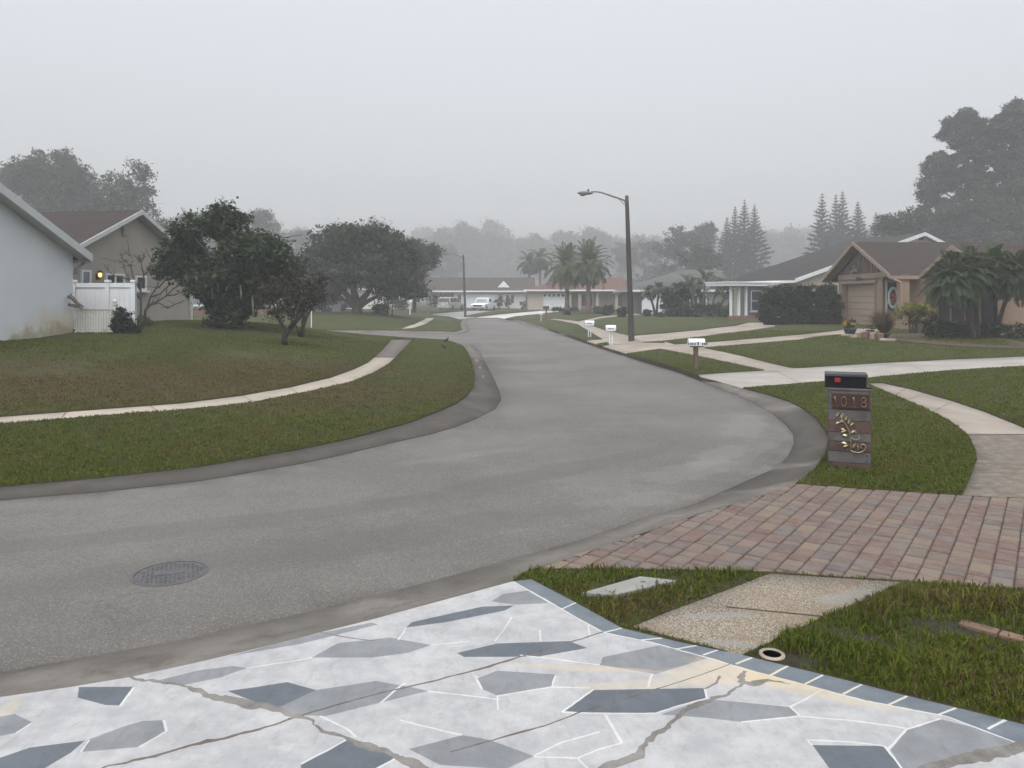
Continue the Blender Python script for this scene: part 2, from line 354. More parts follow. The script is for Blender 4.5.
for i, (_, p, _) in enumerate(REG):
    q = np.array(p); lo, hi = q.min(0), q.max(0)
    c = np.where((cls < 0) & (cen >= lo).all(1) & (cen <= hi).all(1))[0]
    if len(c): cls[c[inside(cen[c], p)]] = i
GT = T(GV); RD = seg_dist(GV, ROAD)
def kerb_off(d, P):
    dl = np.minimum(poly_dist(P, off_r), np.minimum(poly_dist(P, off_l+[(-3.0,34.5),(-4.6,35.75),(-9,37.15),(-20,38.2),(-70,39.1)]), poly_dist(P, [(-70,48.45),(-20,45.95),(-8,44.85),(-4.4,44.05),(-3.3,43.0)]+GP([(462,330),(460.5,326),(460,322),(463,319)]))))
    u = d/(d+dl+1e-6); return .006+.094*(np.clip(u, 0, 1)**1.9)
def poly_dist(P, q):
    q = [tuple(a) for a in q]; best = np.full(len(P), 1e9)
    for a, b in zip(q, q[1:]):
        a, b = np.array(a), np.array(b); ab = b-a; t = np.clip(((P-a)@ab)/(ab@ab+1e-12), 0, 1); best = np.minimum(best, np.hypot(*(P-(a+t[:, None]*ab)).T))
    return best
def sheet(name, sel, off, mats, skirt=.16, kind='structure', smat=1):
    f = GF[sel]; ids, inv = np.unique(f, return_inverse=True); f = inv.reshape(f.shape)
    z = GT[ids]+(off if off is not None else kerb_off(RD[ids], GV[ids]))
    if name == 'ground': q_ = np.clip((np.hypot(GV[ids, 0], GV[ids, 1])-8)/5, 0, 1); z = GT[ids]+.104+.018*q_
    V = np.c_[GV[ids], z]
    e = np.sort(np.vstack([f[:, [0,1]], f[:, [1,2]], f[:, [2,0]]]), 1); u, cnt = np.unique(e, axis=0, return_counts=True); be = u[cnt == 1]
    bi, binv = np.unique(be, return_inverse=True); be2 = binv.reshape(be.shape); n = len(V)
    me = bpy.data.meshes.new(name)
    V2 = np.vstack([V, V[bi]-[0, 0, skirt]])
    faces = f.tolist()+[(int(a), int(b), int(n+d), int(n+c)) for (a, b), (c, d) in zip(be, be2)]
    me.from_pydata(V2.tolist(), [], faces)
    for m in mats: me.materials.append(M[m])
    mi = [0]*len(f)+[min(smat, len(mats)-1)]*len(be); me.polygons.foreach_set('material_index', mi)
    me.polygons.foreach_set('use_smooth', [True]*len(f)+[False]*len(be))
    bm = bmesh.new(); bm.from_mesh(me); bmesh.ops.recalc_face_normals(bm, faces=bm.faces)
    if sum(x.normal.z for x in bm.faces[:] if x.material_index == 0) < 0: bmesh.ops.reverse_faces(bm, faces=bm.faces)
    bm.to_mesh(me); bm.free()
    o = bpy.data.objects.new(name, me); COL.objects.link(o); return tag(o, kind=kind)

# ground materials
brown_c = [(GP([(120,385)])[0], (7.0, 2.6), .15), (GP([(300,368)])[0], (3.2, 1.6), .2), (GP([(20,378)])[0], (5, 2.5), 0)]
def lawn_mat():
    t = NT('lawn_turf'); nb = t.noise(.55, 6, .65); nf = t.noise(26, 4, .7); nm = t.noise(4.5, 5, .65)
    col = t.mix(t.ramp(nb, .35, .65), (.038,.049,.003), (.060,.070,.004))
    col = t.mix(t.math('MULTIPLY', t.ramp(nm, .52, .75), .6), col, (.075,.056,.018))
    for (px, py), r, a in [((800,658),(.18,.10),0),((850,634),(.32,.09),-.5),((940,622),(.5,.10),-.12),((990,632),(.6,.09),-.2),((772,656),(.14,.1),0)]: col = t.mix(t.blob(G(px, py), r, a, .3, 6), col, (.032,.023,.015))
    for c, r, a in brown_c: col = t.mix(t.math('MULTIPLY', t.blob(c, r, a, .45, .5), .62), col, (.080,.054,.020))
    col = t.mix(t.ramp(nf, .38, .62), mul((.03,.034,.014), 1), col)
    t.bump(nf, .9, .05); M['lawn_turf'] = t.done(col, .95)
lawn_mat()
def asphalt_mat():
    t = NT('asphalt'); nb = t.noise(.35, 6, .62); ns = t.noise(75, 3, .7); nf = t.noise(260, 2); nm = t.noise(2.2, 5, .7)
    col = t.mix(t.ramp(nb, .35, .68), (.110,.103,.096), (.150,.142,.133))
    col = t.mix(t.math('MULTIPLY', t.ramp(nm, .35, .7), .35), col, (.095,.090,.086))
    vo = t.N.new('ShaderNodeTexVoronoi'); t.L.new(t.tc.outputs['Object'], vo.inputs['Vector']); vo.inputs['Scale'].default_value = 115
    bw = t.n('ShaderNodeRGBToBW'); t.L.new(vo.outputs['Color'], bw.inputs[0])
    col = t.mix(t.ramp(bw.outputs[0], .72, .84, 0, .42), col, (.26,.25,.235))
    col = t.mix(t.ramp(bw.outputs[0], .30, .18, 0, .55), col, (.06,.057,.054))
    wet = None
    for (px, py), r, a in [((500,352),(1.9,.55),.05),((470,341),(2.6,.45),.0),((505,363),(2.2,.8),.06),((540,372.5),(1.6,.22),.02),((485,370),(.9,1.8),.1),((420,338),(3,.6),0),((520,346),(1.6,.3),0)]:
        b = t.blob(ray0(px, py), r, a, .4, 1.1); wet = b if wet is None else t.math('MAXIMUM', wet, b)
    col = t.mix(t.math('MULTIPLY', wet, .5), col, (.075,.07,.066))
    for (px, py), r, a, s in [((745,425),(.4,1.3),-.35,.12),((690,470),(.35,.9),-.9,.10),((640,500),(.7,.25),.4,.09),((470,455),(1.1,.16),.6,.08),((720,455),(.25,.9),-.6,.12)]:
        col = t.mix(t.math('MULTIPLY', t.blob(ray0(px, py), r, a, .5, 2.5), s), col, (.33,.32,.30))
    for (px, py), r, a, s in [((560,470),(2.6,.3),.7,.35),((330,545),(3.2,.35),.45,.3),((250,520),(3.4,.25),.42,.3),((770,455),(.12,1.3),-.55,.4)]:
        col = t.mix(t.math('MULTIPLY', t.blob(ray0(px, py), r, a, .4, 1.2), s), col, (.085,.08,.075))
    vc = t.N.new('ShaderNodeTexVoronoi'); vc.feature = 'DISTANCE_TO_EDGE'; vc.inputs['Scale'].default_value = .42
    wv = t.n('ShaderNodeVectorMath'); wv.operation = 'ADD'; t.L.new(t.tc.outputs['Object'], wv.inputs[0])
    nz = t.N.new('ShaderNodeTexNoise'); nz.inputs['Scale'].default_value = 1.6; nz.inputs['Detail'].default_value = 6; t.L.new(t.tc.outputs['Object'], nz.inputs['Vector'])
    sc_ = t.n('ShaderNodeVectorMath'); sc_.operation = 'SCALE'; t.L.new(nz.outputs['Color'], sc_.inputs[0]); sc_.inputs['Scale'].default_value = .9; t.L.new(sc_.outputs[0], wv.inputs[1]); t.L.new(wv.outputs[0], vc.inputs['Vector'])
    ck = t.math('MULTIPLY', t.ramp(vc.outputs['Distance'], .002, .007, 1, 0), t.ramp(t.noise(.5, 3), .56, .66))
    col = t.mix(t.math('MULTIPLY', ck, .25), col, (.04,.038,.036))
    t.bump(t.math('ADD', t.math('MULTIPLY', bw.outputs[0], .7), nf), .45, .012)
    r = t.math('SUBTRACT', .88, t.math('MULTIPLY', wet, .3)); M['asphalt'] = t.done(col, r)
asphalt_mat()
def kerb_mat():
    t = NT('gutter_concrete'); nb = t.noise(.8, 6, .65); nf = t.noise(110, 3)
    col = t.mix(t.ramp(nb, .35, .68), (.104,.097,.088), (.172,.160,.145))
    col = t.mix(t.math('MULTIPLY', t.ramp(t.noise(3.5, 6, .7), .48, .72), .7), col, (.075,.064,.054))
    wet = None
    for (px, py), r, a in [((300,457),(5.5,1.3),.42),((400,436),(3,1.4),.5),((100,485),(5,.9),.35),((0,493),(3,.9),.4),((484,378),(1.5,6.5),.06),((470,420),(1.4,1.6),.3),((410,436),(2.4,.9),.35),((795,448),(.5,1.6),-.2),((250,475),(6,.9),.3),((806,425),(.6,1.4),0),((816,442),(.7,2.0),-.2),((770,480),(1.0,.45),.5)]:
        b = t.blob(ray0(px, py), r, a, .3, 1.2); wet = b if wet is None else t.math('MAXIMUM', wet, b)
    col = t.mix(t.math('MULTIPLY', wet, .74), col, (.048,.044,.041))
    col = t.mix(t.ramp(nf, .4, .6, 0, .22), col, (.09,.08,.07)); t.bump(nf, .4, .01)
    t.b.inputs['Specular IOR Level'].default_value = .15; M['gutter_concrete'] = t.done(col, .92)
kerb_mat()
def aggregate_mat():
    t = NT('aggregate'); vo = t.N.new('ShaderNodeTexVoronoi'); t.L.new(t.tc.outputs['Object'], vo.inputs['Vector']); vo.inputs['Scale'].default_value = 125
    bw = t.n('ShaderNodeRGBToBW'); t.L.new(vo.outputs['Color'], bw.inputs[0])
    col = t.mix(t.ramp(bw.outputs[0], .2, .8), (.17,.142,.108), (.40,.365,.30)); col = t.mix(t.ramp(vo.outputs['Distance'], .35, .75, 0, .75), col, (.13,.10,.07))
    col = t.mix(t.math('MULTIPLY', t.ramp(t.noise(1.6, 5, .6), .45, .68), .5), col, (.20,.148,.10))
    for (px, py), r, a in [((720,612),(.25,.05),.1),((735,640),(.2,.06),-.2),((850,593),(.3,.1),.3)]: col = t.mix(t.math('MULTIPLY', t.blob(G(px, py), r, a, .4, 7), .5), col, (.25,.26,.25))
    t.bump(vo.outputs['Distance'], .7, -.012); M['aggregate'] = t.done(col, .9)
aggregate_mat()
M['aggregate_dark'] = rough_mat('aggregate_dark', (.155,.138,.115), .25, 9, .92, .9, 55, c2=(.12,.092,.068), mask=(.45,.7))
M['walk_sand'] = rough_mat('walk_sand', (.32,.285,.235), .10, .7, .9, .3, 90, c2=(.25,.20,.15), mask=(.55,.8))
M['pale_concrete'] = rough_mat('pale_concrete', (.46,.455,.44), .08, .5, .9, .2, 60)
M['grey_concrete'] = rough_mat('grey_concrete', (.24,.24,.235), .1, .5, .85, .2, 60)

def selc(names): return np.isin(cls, [i for i, (n, _, _) in enumerate(REG) if n in names])
sheet('ground', cls == -1, .12, ['lawn_turf', 'soil_edge'])
sheet('road', selc(['road']), 0.0, ['asphalt'], .1)
sheet('kerb', selc(['kerb']), None, ['gutter_concrete'], .1)
sheet('aggregate_path', selc(['aggregate_path']), .10, ['aggregate', 'soil'])
sheet('aggregate_path', selc(['aggregate_walk']), .10, ['aggregate_dark', 'soil'])
sheet('sidewalk', selc(['sidewalk']), .10, ['walk_tan', 'soil'])
sheet('sidewalk', selc(['sidewalk_pale']), .10, ['walk_sand', 'soil'])
sheet('sidewalk', selc(['wet_walk']), .098, ['walk_dark', 'soil'])
sheet('neighbour_driveway', selc(['neighbour_driveway']), .10, ['concrete', 'soil'])
sheet('concrete_driveway', selc(['concrete_driveway']), .10, ['walk_tan', 'soil'])
sheet('concrete_driveway', selc(['pale_driveway']), .05, ['pale_concrete', 'soil'])
sheet('concrete_driveway', selc(['grey_driveway']), .05, ['grey_concrete', 'soil'])
sheet('paver_bed', selc(['paver']), .088, ['paver_sand'])

# joints cut across the pavements and kerb: thin dark strips lying on them
def strip(name, px, w, mat, off=.104, jit=0., ground=None, kind='structure'):
    pts = [np.array(G(x, y, off)) if ground is None else np.array(p) for (x, y), p in zip(px, ground or px)]
    res = [pts[0]]
    for a, b in zip(pts, pts[1:]):
        k = max(1, int(np.hypot(*(b-a))/.06)); res += [a+(b-a)*(j+1)/k for j in range(k)]
    res = np.array(res); tn = np.gradient(res, axis=0); tn /= np.hypot(*tn.T)[:, None]+1e-9; nn = np.c_[-tn[:, 1], tn[:, 0]]
    j1, j2 = (rng.normal(0, jit, len(res)) for _ in range(2)); L = res+nn*(w/2+j1)[:, None]; R = res-nn*(w/2+j2)[:, None]
    n = len(res); V = np.vstack([np.c_[L, T(L)+off], np.c_[R, T(R)+off]])
    return raw_mesh(name, V, [(i, n+i, n+i+1, i+1) for i in range(n-1)], mat), L, R
def joint(px, w=.012, off=.104, mat='soil'): tag(strip('pavement_joint', px, w, mat, off)[0], kind='structure')
for px in ([(726,606.5),(827,616.5)], [(890,398),(906,388.4)], [(930,413),(952,401.5)], [(902,402),(925,393)], [(966,434.3),(1024,434.3)], [(969,463),(1024,464)],
           [(60,420),(66,412.3)], [(160,412.5),(150,405.8)], [(255,402.5),(243,395.8)], [(300,394),(290,388)], [(340,385),(328,379)], [(800,383.5),(775,370.2)], [(930,373),(905,362)]): joint(px)
# puddles standing in the gutter by the corner
for i, (px, py, a, b) in enumerate([(471.5,352.8,.10,.32),(473.5,361,.15,.75),(477.5,368,.12,.5),(480.5,377,.10,.42)]):
    c = G(px, py, .06); r = [(c[0]+a*(1+.3*math.sin(3*k+i))*math.cos(k*pi/9), c[1]+b*(1+.25*math.sin(2*k+i))*math.sin(k*pi/9)) for k in range(18)]
    zz = float(T([c])[0])+.062
    if 'water' not in M:
        t = NT('water'); t.b.inputs['Specular IOR Level'].default_value = .5; M['water'] = t.done((.05,.048,.045), .03)
    m = MB(); m.prism([(x, y, zz) for x, y in r], (0, 0, -.08)); tag(m.build('water', 'water'), kind='structure')

# ------------------------------------------------------------------ the painted driveway
STONES = {'mid': [[(0,716.5),(15,714),(32.5,722.5),(16,733),(0,736),(-25,738),(-40,728)], [(87.5,740),(125,726),(142.5,721),(164,720),(166,730.5),(139,747),(81,752)],
   [(155,681),(200,670),(232,666),(247,668),(220,677.5),(180,686)], [(376,681),(413.5,687.5),(428,691),(381,702.5),(326,716),(288.5,715),(278,707.5),(316,690)],
   [(312,657.5),(338,643),(390,637.5),(431,645),(410,652.5),(373,657.5)], [(230,656),(300,637),(372,622.5),(378,624.5),(300,644)], [(491,601.5),(502.5,594),(528,590.6),(549,603),(515,604.6)],
   [(478,678),(497,670.6),(556,674.4),(552,686),(497,695.5),(482,689)], [(603,657),(662.5,644.7),(708,658),(656,674),(600,665)], [(660.6,714.4),(707.5,699),(790,707),(799,716),(741,722),(707.5,718)],
   [(890.5,750),(908,729),(940.5,719),(1026,741),(985,756),(928,770),(904,770)], [(409,749),(462.5,735),(490,740),(534,756),(506,769),(440,765)]],
  'dark': [[(79,687),(134,686.7),(120,705.5),(105,705),(77.5,697.5)], [(-30,768),(30,747.5),(85,740.5),(71,752.5),(45,768),(0,790)], [(227.5,691),(256,687),(287,682),(316,690),(278.5,707.5),(256,702.5)],
   [(406,627.5),(412,622),(482,606.6),(514,605.4),(505,610.5),(447,622)], [(457,653),(497,643.5),(568.5,641),(587.5,648),(538,656.7),(464,657)], [(562.5,712),(594,690),(705,688),(708,698),(656,713)],
   [(812.5,745),(884,746),(905,772),(832,772)], [(301,764),(346,740),(401,755),(376,769),(340,780),(300,778)]]}
def dwmat(name, a, b, stain=False, rough=.62):
    t = NT(name); n1 = t.noise(4.5, 7, .7); n2 = t.noise(22, 5, .75, stretch=(1, .3, 1)); n3 = t.noise(160, 2)
    col = t.mix(t.ramp(n1, .32, .68), a, b); col = t.mix(t.ramp(n2, .52, .72, 0, .42), col, mul(a, .68)); col = t.mix(t.ramp(n3, .62, .72, 0, .25), col, mul(a, .45))
    col = t.mix(t.math('MULTIPLY', t.ramp(t.noise(1.1, 8, .75), .5, .7), .42), col, mul(a, .72))
    if stain:
        for (px, py), r, an, s in [((725,672),(.28,.10),-.1,.36),((830,688),(.5,.10),-.35,.36),((790,678),(.4,.08),-.3,.3),((760,666),(.3,.12),-.3,.5),((580,664),(.5,.03),-.1,.35),((650,680),(.4,.05),.1,.3),((10,703),(.06,.1),.3,.3)]:
            col = t.mix(t.math('MULTIPLY', t.blob(G(px, py), r, an, .35, 4), s), col, (.47,.38,.235))
    t.bump(t.math('ADD', n3, n2), .22, .008); M[name] = t.done(col, rough)
dwmat('drive_white', (.278,.281,.287), (.378,.38,.384), True); dwmat('drive_mid', (.145,.154,.164), (.195,.205,.215), True); dwmat('drive_dark', (.078,.09,.105), (.102,.115,.132)); dwmat('drive_slate', (.095,.114,.132), (.14,.162,.18))
dwmat('drive_grout', (.42,.42,.42), (.50,.50,.49), True); dwmat('drive_crack', (.11,.102,.095), (.21,.20,.19), False, .95); dwmat('drive_joint', (.09,.078,.068), (.15,.13,.115), False, .95)
def pstrip(px, w, jit=0., step=.013):
    pts = [np.array(G(x, y, .10)) for x, y in px]; res = [pts[0]]
    for a, b in zip(pts, pts[1:]):
        k = max(1, int(np.hypot(*(b-a))/step)); res += [a+(b-a)*(j+1)/k for j in range(k)]
    res = np.array(res); n = len(res)
    def wob_(): return sum(a_*np.interp(np.arange(n), np.arange(0, n+k_, k_), rng.normal(0, 1, len(np.arange(0, n+k_, k_)))) for a_, k_ in ((.9, 11), (.6, 5), (.45, 2)))
    if jit: e_ = np.minimum(1, np.minimum(np.arange(n), np.arange(n)[::-1])/4); res += np.c_[wob_(), wob_()]*e_[:, None]*jit*.8
    tn = np.gradient(res, axis=0); tn /= np.hypot(*tn.T)[:, None]+1e-9; nn = np.c_[-tn[:, 1], tn[:, 0]]
    ww = (np.interp(np.linspace(0, 1, n), np.linspace(0, 1, len(w)), w) if hasattr(w, '__len__') else np.full(n, w))/2
    j1, j2 = (np.clip(wob_()*jit*.8, -jit*2, jit*2.5) for _ in range(2))
    L = res+nn*np.maximum(.003, ww+j1)[:, None]; R = res-nn*np.maximum(.003, ww+j2)[:, None]
    return [tuple(p) for p in L]+[tuple(p) for p in R[::-1]]
inner_px = [(516,582.5),(546,600),(603,632.5),(650,642),(707,657.5),(760,673),(865,701),(947,716.5),(1026,746.5)]
inner = GP(inner_px)
BORDER = drive_edge+[(drive_edge[-1][0]+1.6, drive_edge[-1][1]-1.3), (inner[-1][0]+1.6, inner[-1][1]-1.3)]+inner[::-1]
RG = []                                   # (material index, polygon, pieces)
cracks = [([(130,676),(142,681),(160,683),(182,687),(205,692),(230,697),(250,702),(275,708),(292,716)], [.012,.014,.022,.035,.055,.03,.022,.02], .011),
  ([(292,716),(312,722),(322,731),(345,737),(362,745),(385,751),(402,757),(415,766),(430,780)], [.028,.024,.03,.022,.024,.03,.045,.05], .011),
  ([(744,670.5),(738,678),(742,685),(726,694),(702,704),(680,715),(665,727),(650,742),(638,756),(622,762),(606,768),(585,785)], [.018,.016,.024,.032,.032,.036,.04,.045,.05,.055], .009),
  ([(1026,744),(992,752),(962,759),(930,769),(900,785)], [.05,.07,.05,.04], .006), ([(738,681),(752,684),(768,681),(790,684)], [.03,.05,.02,.01], .008), ([(705,689),(716,683),(720,676)], .012, .003)]
for px, w, j in cracks: RG.append((5, pstrip(px, w, j)))
RG.append((6, pstrip([(60,785),(108,767),(150,757),(190,745),(220,739),(258,730),(288,719)], [.010,.012,.016,.022,.026,.016,.012], .006)))
RG.append((6, pstrip([(288,719),(325,708),(360,698),(400,688),(440,679),(480,669),(530,654),(570,642),(603,632)], .014, .003)))
RG.append((6, pstrip([(450,752),(500,738),(545,726),(578,713),(620,701),(660,688)], .009, .002)))
RG.append((6, pstrip([(660,688),(700,675),(730,664)], .005, .001)))
RG.append((6, pstrip([(318,631.5),(345,637),(375,641)], .007, .002)))
lines = [[(514,582),(546,600),(603,632.5),(650,642),(707,657.5),(760,673),(865,701),(947,716.5),(1026,746.5)], [(605,715),(614,729),(622,743)], [(578,758),(600,749),(622,743)], [(534,757),(578,758),(592,772)], [(562,712),(610,714),(656,713),(684,704),(708,698)],
  [(562,712),(594,689)], [(648,687),(652,674)], [(552,687),(590,688)], [(556,675),(552,687),(497,696)], [(498,710),(497,696)], [(790,707),(822,690)], [(790,706),(800,716),(741,722)], [(800,716),(850,720),(905,728)],
  [(812,745),(807,740),(850,742),(884,746)], [(888,750),(907,729),(941,718.5)], [(884,746),(905,772)], [(406,628),(398,640)], [(431,645),(470,641)], [(495,641),(507,625),(512,617)], [(541,641),(540,630)], [(590,638),(588,625)], [(428,691),(500,700)], [(380,703),(395,690),(405,683)], [(164,720),(167,731),(139,747)], [(32,723),(16,733)],
  [(134,687),(120,706)], [(81,752),(89,740)], [(301,764),(346,740)], [(376,769),(401,755)], [(600,665),(560,660),(520,655)], [(478,678),(472,672),(482,689)], [(247,668),(300,660),(312,657)], [(705,688),(707,698)], [(462,735),(440,730),(400,720)], [(534,756),(562,742),(600,732)], [(320,716),(345,728),(356,737)]]
for l in lines: RG.append((4, pstrip(l, .010, .0015)))
k = 0
for a, b in [((531,579),(545,600)), ]: pass
acc = []; dd = np.array(drive_edge); inn = np.array(inner)
def along(poly, s):
    seg = np.hypot(*np.diff(poly, axis=0).T); c = np.r_[0, np.cumsum(seg)]; s = min(max(s, 0), c[-1]-1e-6); i = int(np.searchsorted(c, s, 'right')-1)
    return poly[i]+(poly[i+1]-poly[i])*((s-c[i])/seg[i])
for px1, px2 in [((576,602.5),(562,609)), ((622,628),(603,632.5)), ((662,638),(640,640)), ((697,645.5),(676,649)), ((718,650),(703,655)), ((752,657.5),(736,664)), ((788,666),(770,675.5)), ((823,675),(805,684)), ((862,684.5),(843,694)), ((907,696),(889,704.5)), ((956,708),(938,715)), ((1006,720),(988,729))]:
    RG.append((4, pstrip([px1, px2], .012, .001)))
RG.append((3, BORDER))
for p in STONES['dark']: RG.append((2, GP(p)))
for p in STONES['mid']: RG.append((1, GP(p)))
dg = grid_pts(-4.5, 4.5, 2.0, 5.6, .3); dg = np.vstack([dg[inside(dg, DRIVE)], grid_pts(-25, 6, -12, 1.5, 3)])
DV, DF = cdt([densify(DRIVE, .35)]+[p for _, p in RG], dg)
dc = DV[DF].mean(1); keep = inside(dc, DRIVE); DF = DF[keep]; dc = dc[keep]; dm = np.full(len(DF), -1)
for mi, p in RG:
    q = np.array(p); c = np.where((dm < 0) & (dc >= q.min(0)).all(1) & (dc <= q.max(0)).all(1))[0]
    if len(c): dm[c[inside(dc[c], p)]] = mi
dm[dm < 0] = 0
raw_mesh('driveway', np.c_[DV, T(DV)+.10], DF, ['drive_white','drive_mid','drive_dark','drive_slate','drive_grout','drive_crack','drive_joint'], mi=dm)['kind'] = 'structure'

# ------------------------------------------------------------------ the paver driveway: every brick has its own face, bevel and colour
def paver_mat():
    t = NT('paver_brick'); g = t.N.new('ShaderNodeNewGeometry'); r = t.N.new('ShaderNodeValToRGB'); t.L.new(g.outputs['Random Per Island'], r.inputs[0]); r.color_ramp.interpolation = 'LINEAR'
    cols = [(.125,.074,.062),(.158,.100,.082),(.122,.112,.110),(.178,.132,.098),(.14,.085,.074),(.145,.126,.115),(.195,.152,.108),(.112,.085,.08),(.165,.112,.092),(.11,.10,.097)]
    while len(r.color_ramp.elements) < len(cols): r.color_ramp.elements.new(.5)
    for i, c in enumerate(cols): r.color_ramp.elements[i].position = i/(len(cols)-1); r.color_ramp.elements[i].color = (*mul((c[0]*1.01, c[1], c[2]*.99), .82), 1)
    col = t.mix(t.ramp(t.noise(9, 5, .65), .35, .7, 0, .5), r.outputs['Color'], (.17,.15,.135)); col = t.mix(t.ramp(t.noise(120, 2), .5, .7, 0, .35), col, (.07,.05,.045))
    t.bump(t.noise(60, 4), .35, .01); M['paver_brick'] = t.done(col, .88)
paver_mat()
def hull(pts):
    pts = sorted(map(tuple, pts))
    def half(p):
        h = []
        for q in p:
            while len(h) > 1 and (h[-1][0]-h[-2][0])*(q[1]-h[-2][1])-(h[-1][1]-h[-2][1])*(q[0]-h[-2][0]) <= 0: h.pop()
            h.append(q)
        return h[:-1]
    return half(pts)+half(pts[::-1])
def clip(sub, poly):
    for i in range(len(poly)):
        a, b = poly[i], poly[(i+1) % len(poly)]; out = []
        sd = lambda p: (b[0]-a[0])*(p[1]-a[1])-(b[1]-a[1])*(p[0]-a[0])
        for j in range(len(sub)):
            p, q = sub[j], sub[(j+1) % len(sub)]; sp, sq = sd(p), sd(q)
            if sp >= 0: out.append(p)
            if sp*sq < 0: u = sp/(sp-sq); out.append((p[0]+(q[0]-p[0])*u, p[1]+(q[1]-p[1])*u))
        sub = out
        if len(sub) < 3: return []
    return sub
def pavers():
    pc = hull(PAVER); ux = np.array((.575, .818)); uy = np.array((-.818, .575)); pr = np.random.default_rng(3)
    ctr = np.mean(PAVER, 0); mb = MB(); gap = .004
    for r in range(-50, 50):
        s = -8+pr.uniform(0, .3); w = .138
        while s < 8:
            L = pr.choice([.095, .125, .15, .18, .21])
            q = [ctr+ux*a+uy*b for a, b in ((s+.0095, r*w+.0015+pr.uniform(0,.004)), (s+L-.0095, r*w+.0015+pr.uniform(0,.004)), (s+L-.0095, (r+1)*w-.0015-pr.uniform(0,.004)), (s+.0095, (r+1)*w-.0015-pr.uniform(0,.004)))]; s += L
            c = clip([tuple(x) for x in q], pc)
            if len(c) < 3: continue
            m = np.mean(c, 0); area = .5*abs(sum(c[i][0]*c[(i+1) % len(c)][1]-c[(i+1) % len(c)][0]*c[i][1] for i in range(len(c))))
            if area < .002: continue
            z = .099+pr.normal(0, .0012); n = len(c); inn_ = [tuple(m+(np.array(p)-m)*(1-.010/max(.03, np.hypot(*(np.array(p)-m))))) for p in c]
            tl = pr.normal(0, .006, 2)
            zz = lambda p: z+(p[0]-m[0])*tl[0]+(p[1]-m[1])*tl[1]
            vs = [(p[0], p[1], .05) for p in c]+[(p[0], p[1], zz(p)-.008) for p in c]+[(p[0], p[1], zz(p)) for p in inn_]
            tz = T1(m[0], m[1]); vs = [(x, y, h+tz) for x, y, h in vs]
            fs = [tuple(range(2*n, 3*n))]+[(k*n+i, k*n+(i+1) % n, (k+1)*n+(i+1) % n, (k+1)*n+i) for k in (0, 1) for i in range(n)]
            mb.add(vs, fs)
    return mb.build('paver_driveway', 'paver_brick')
tag(pavers(), kind='structure')

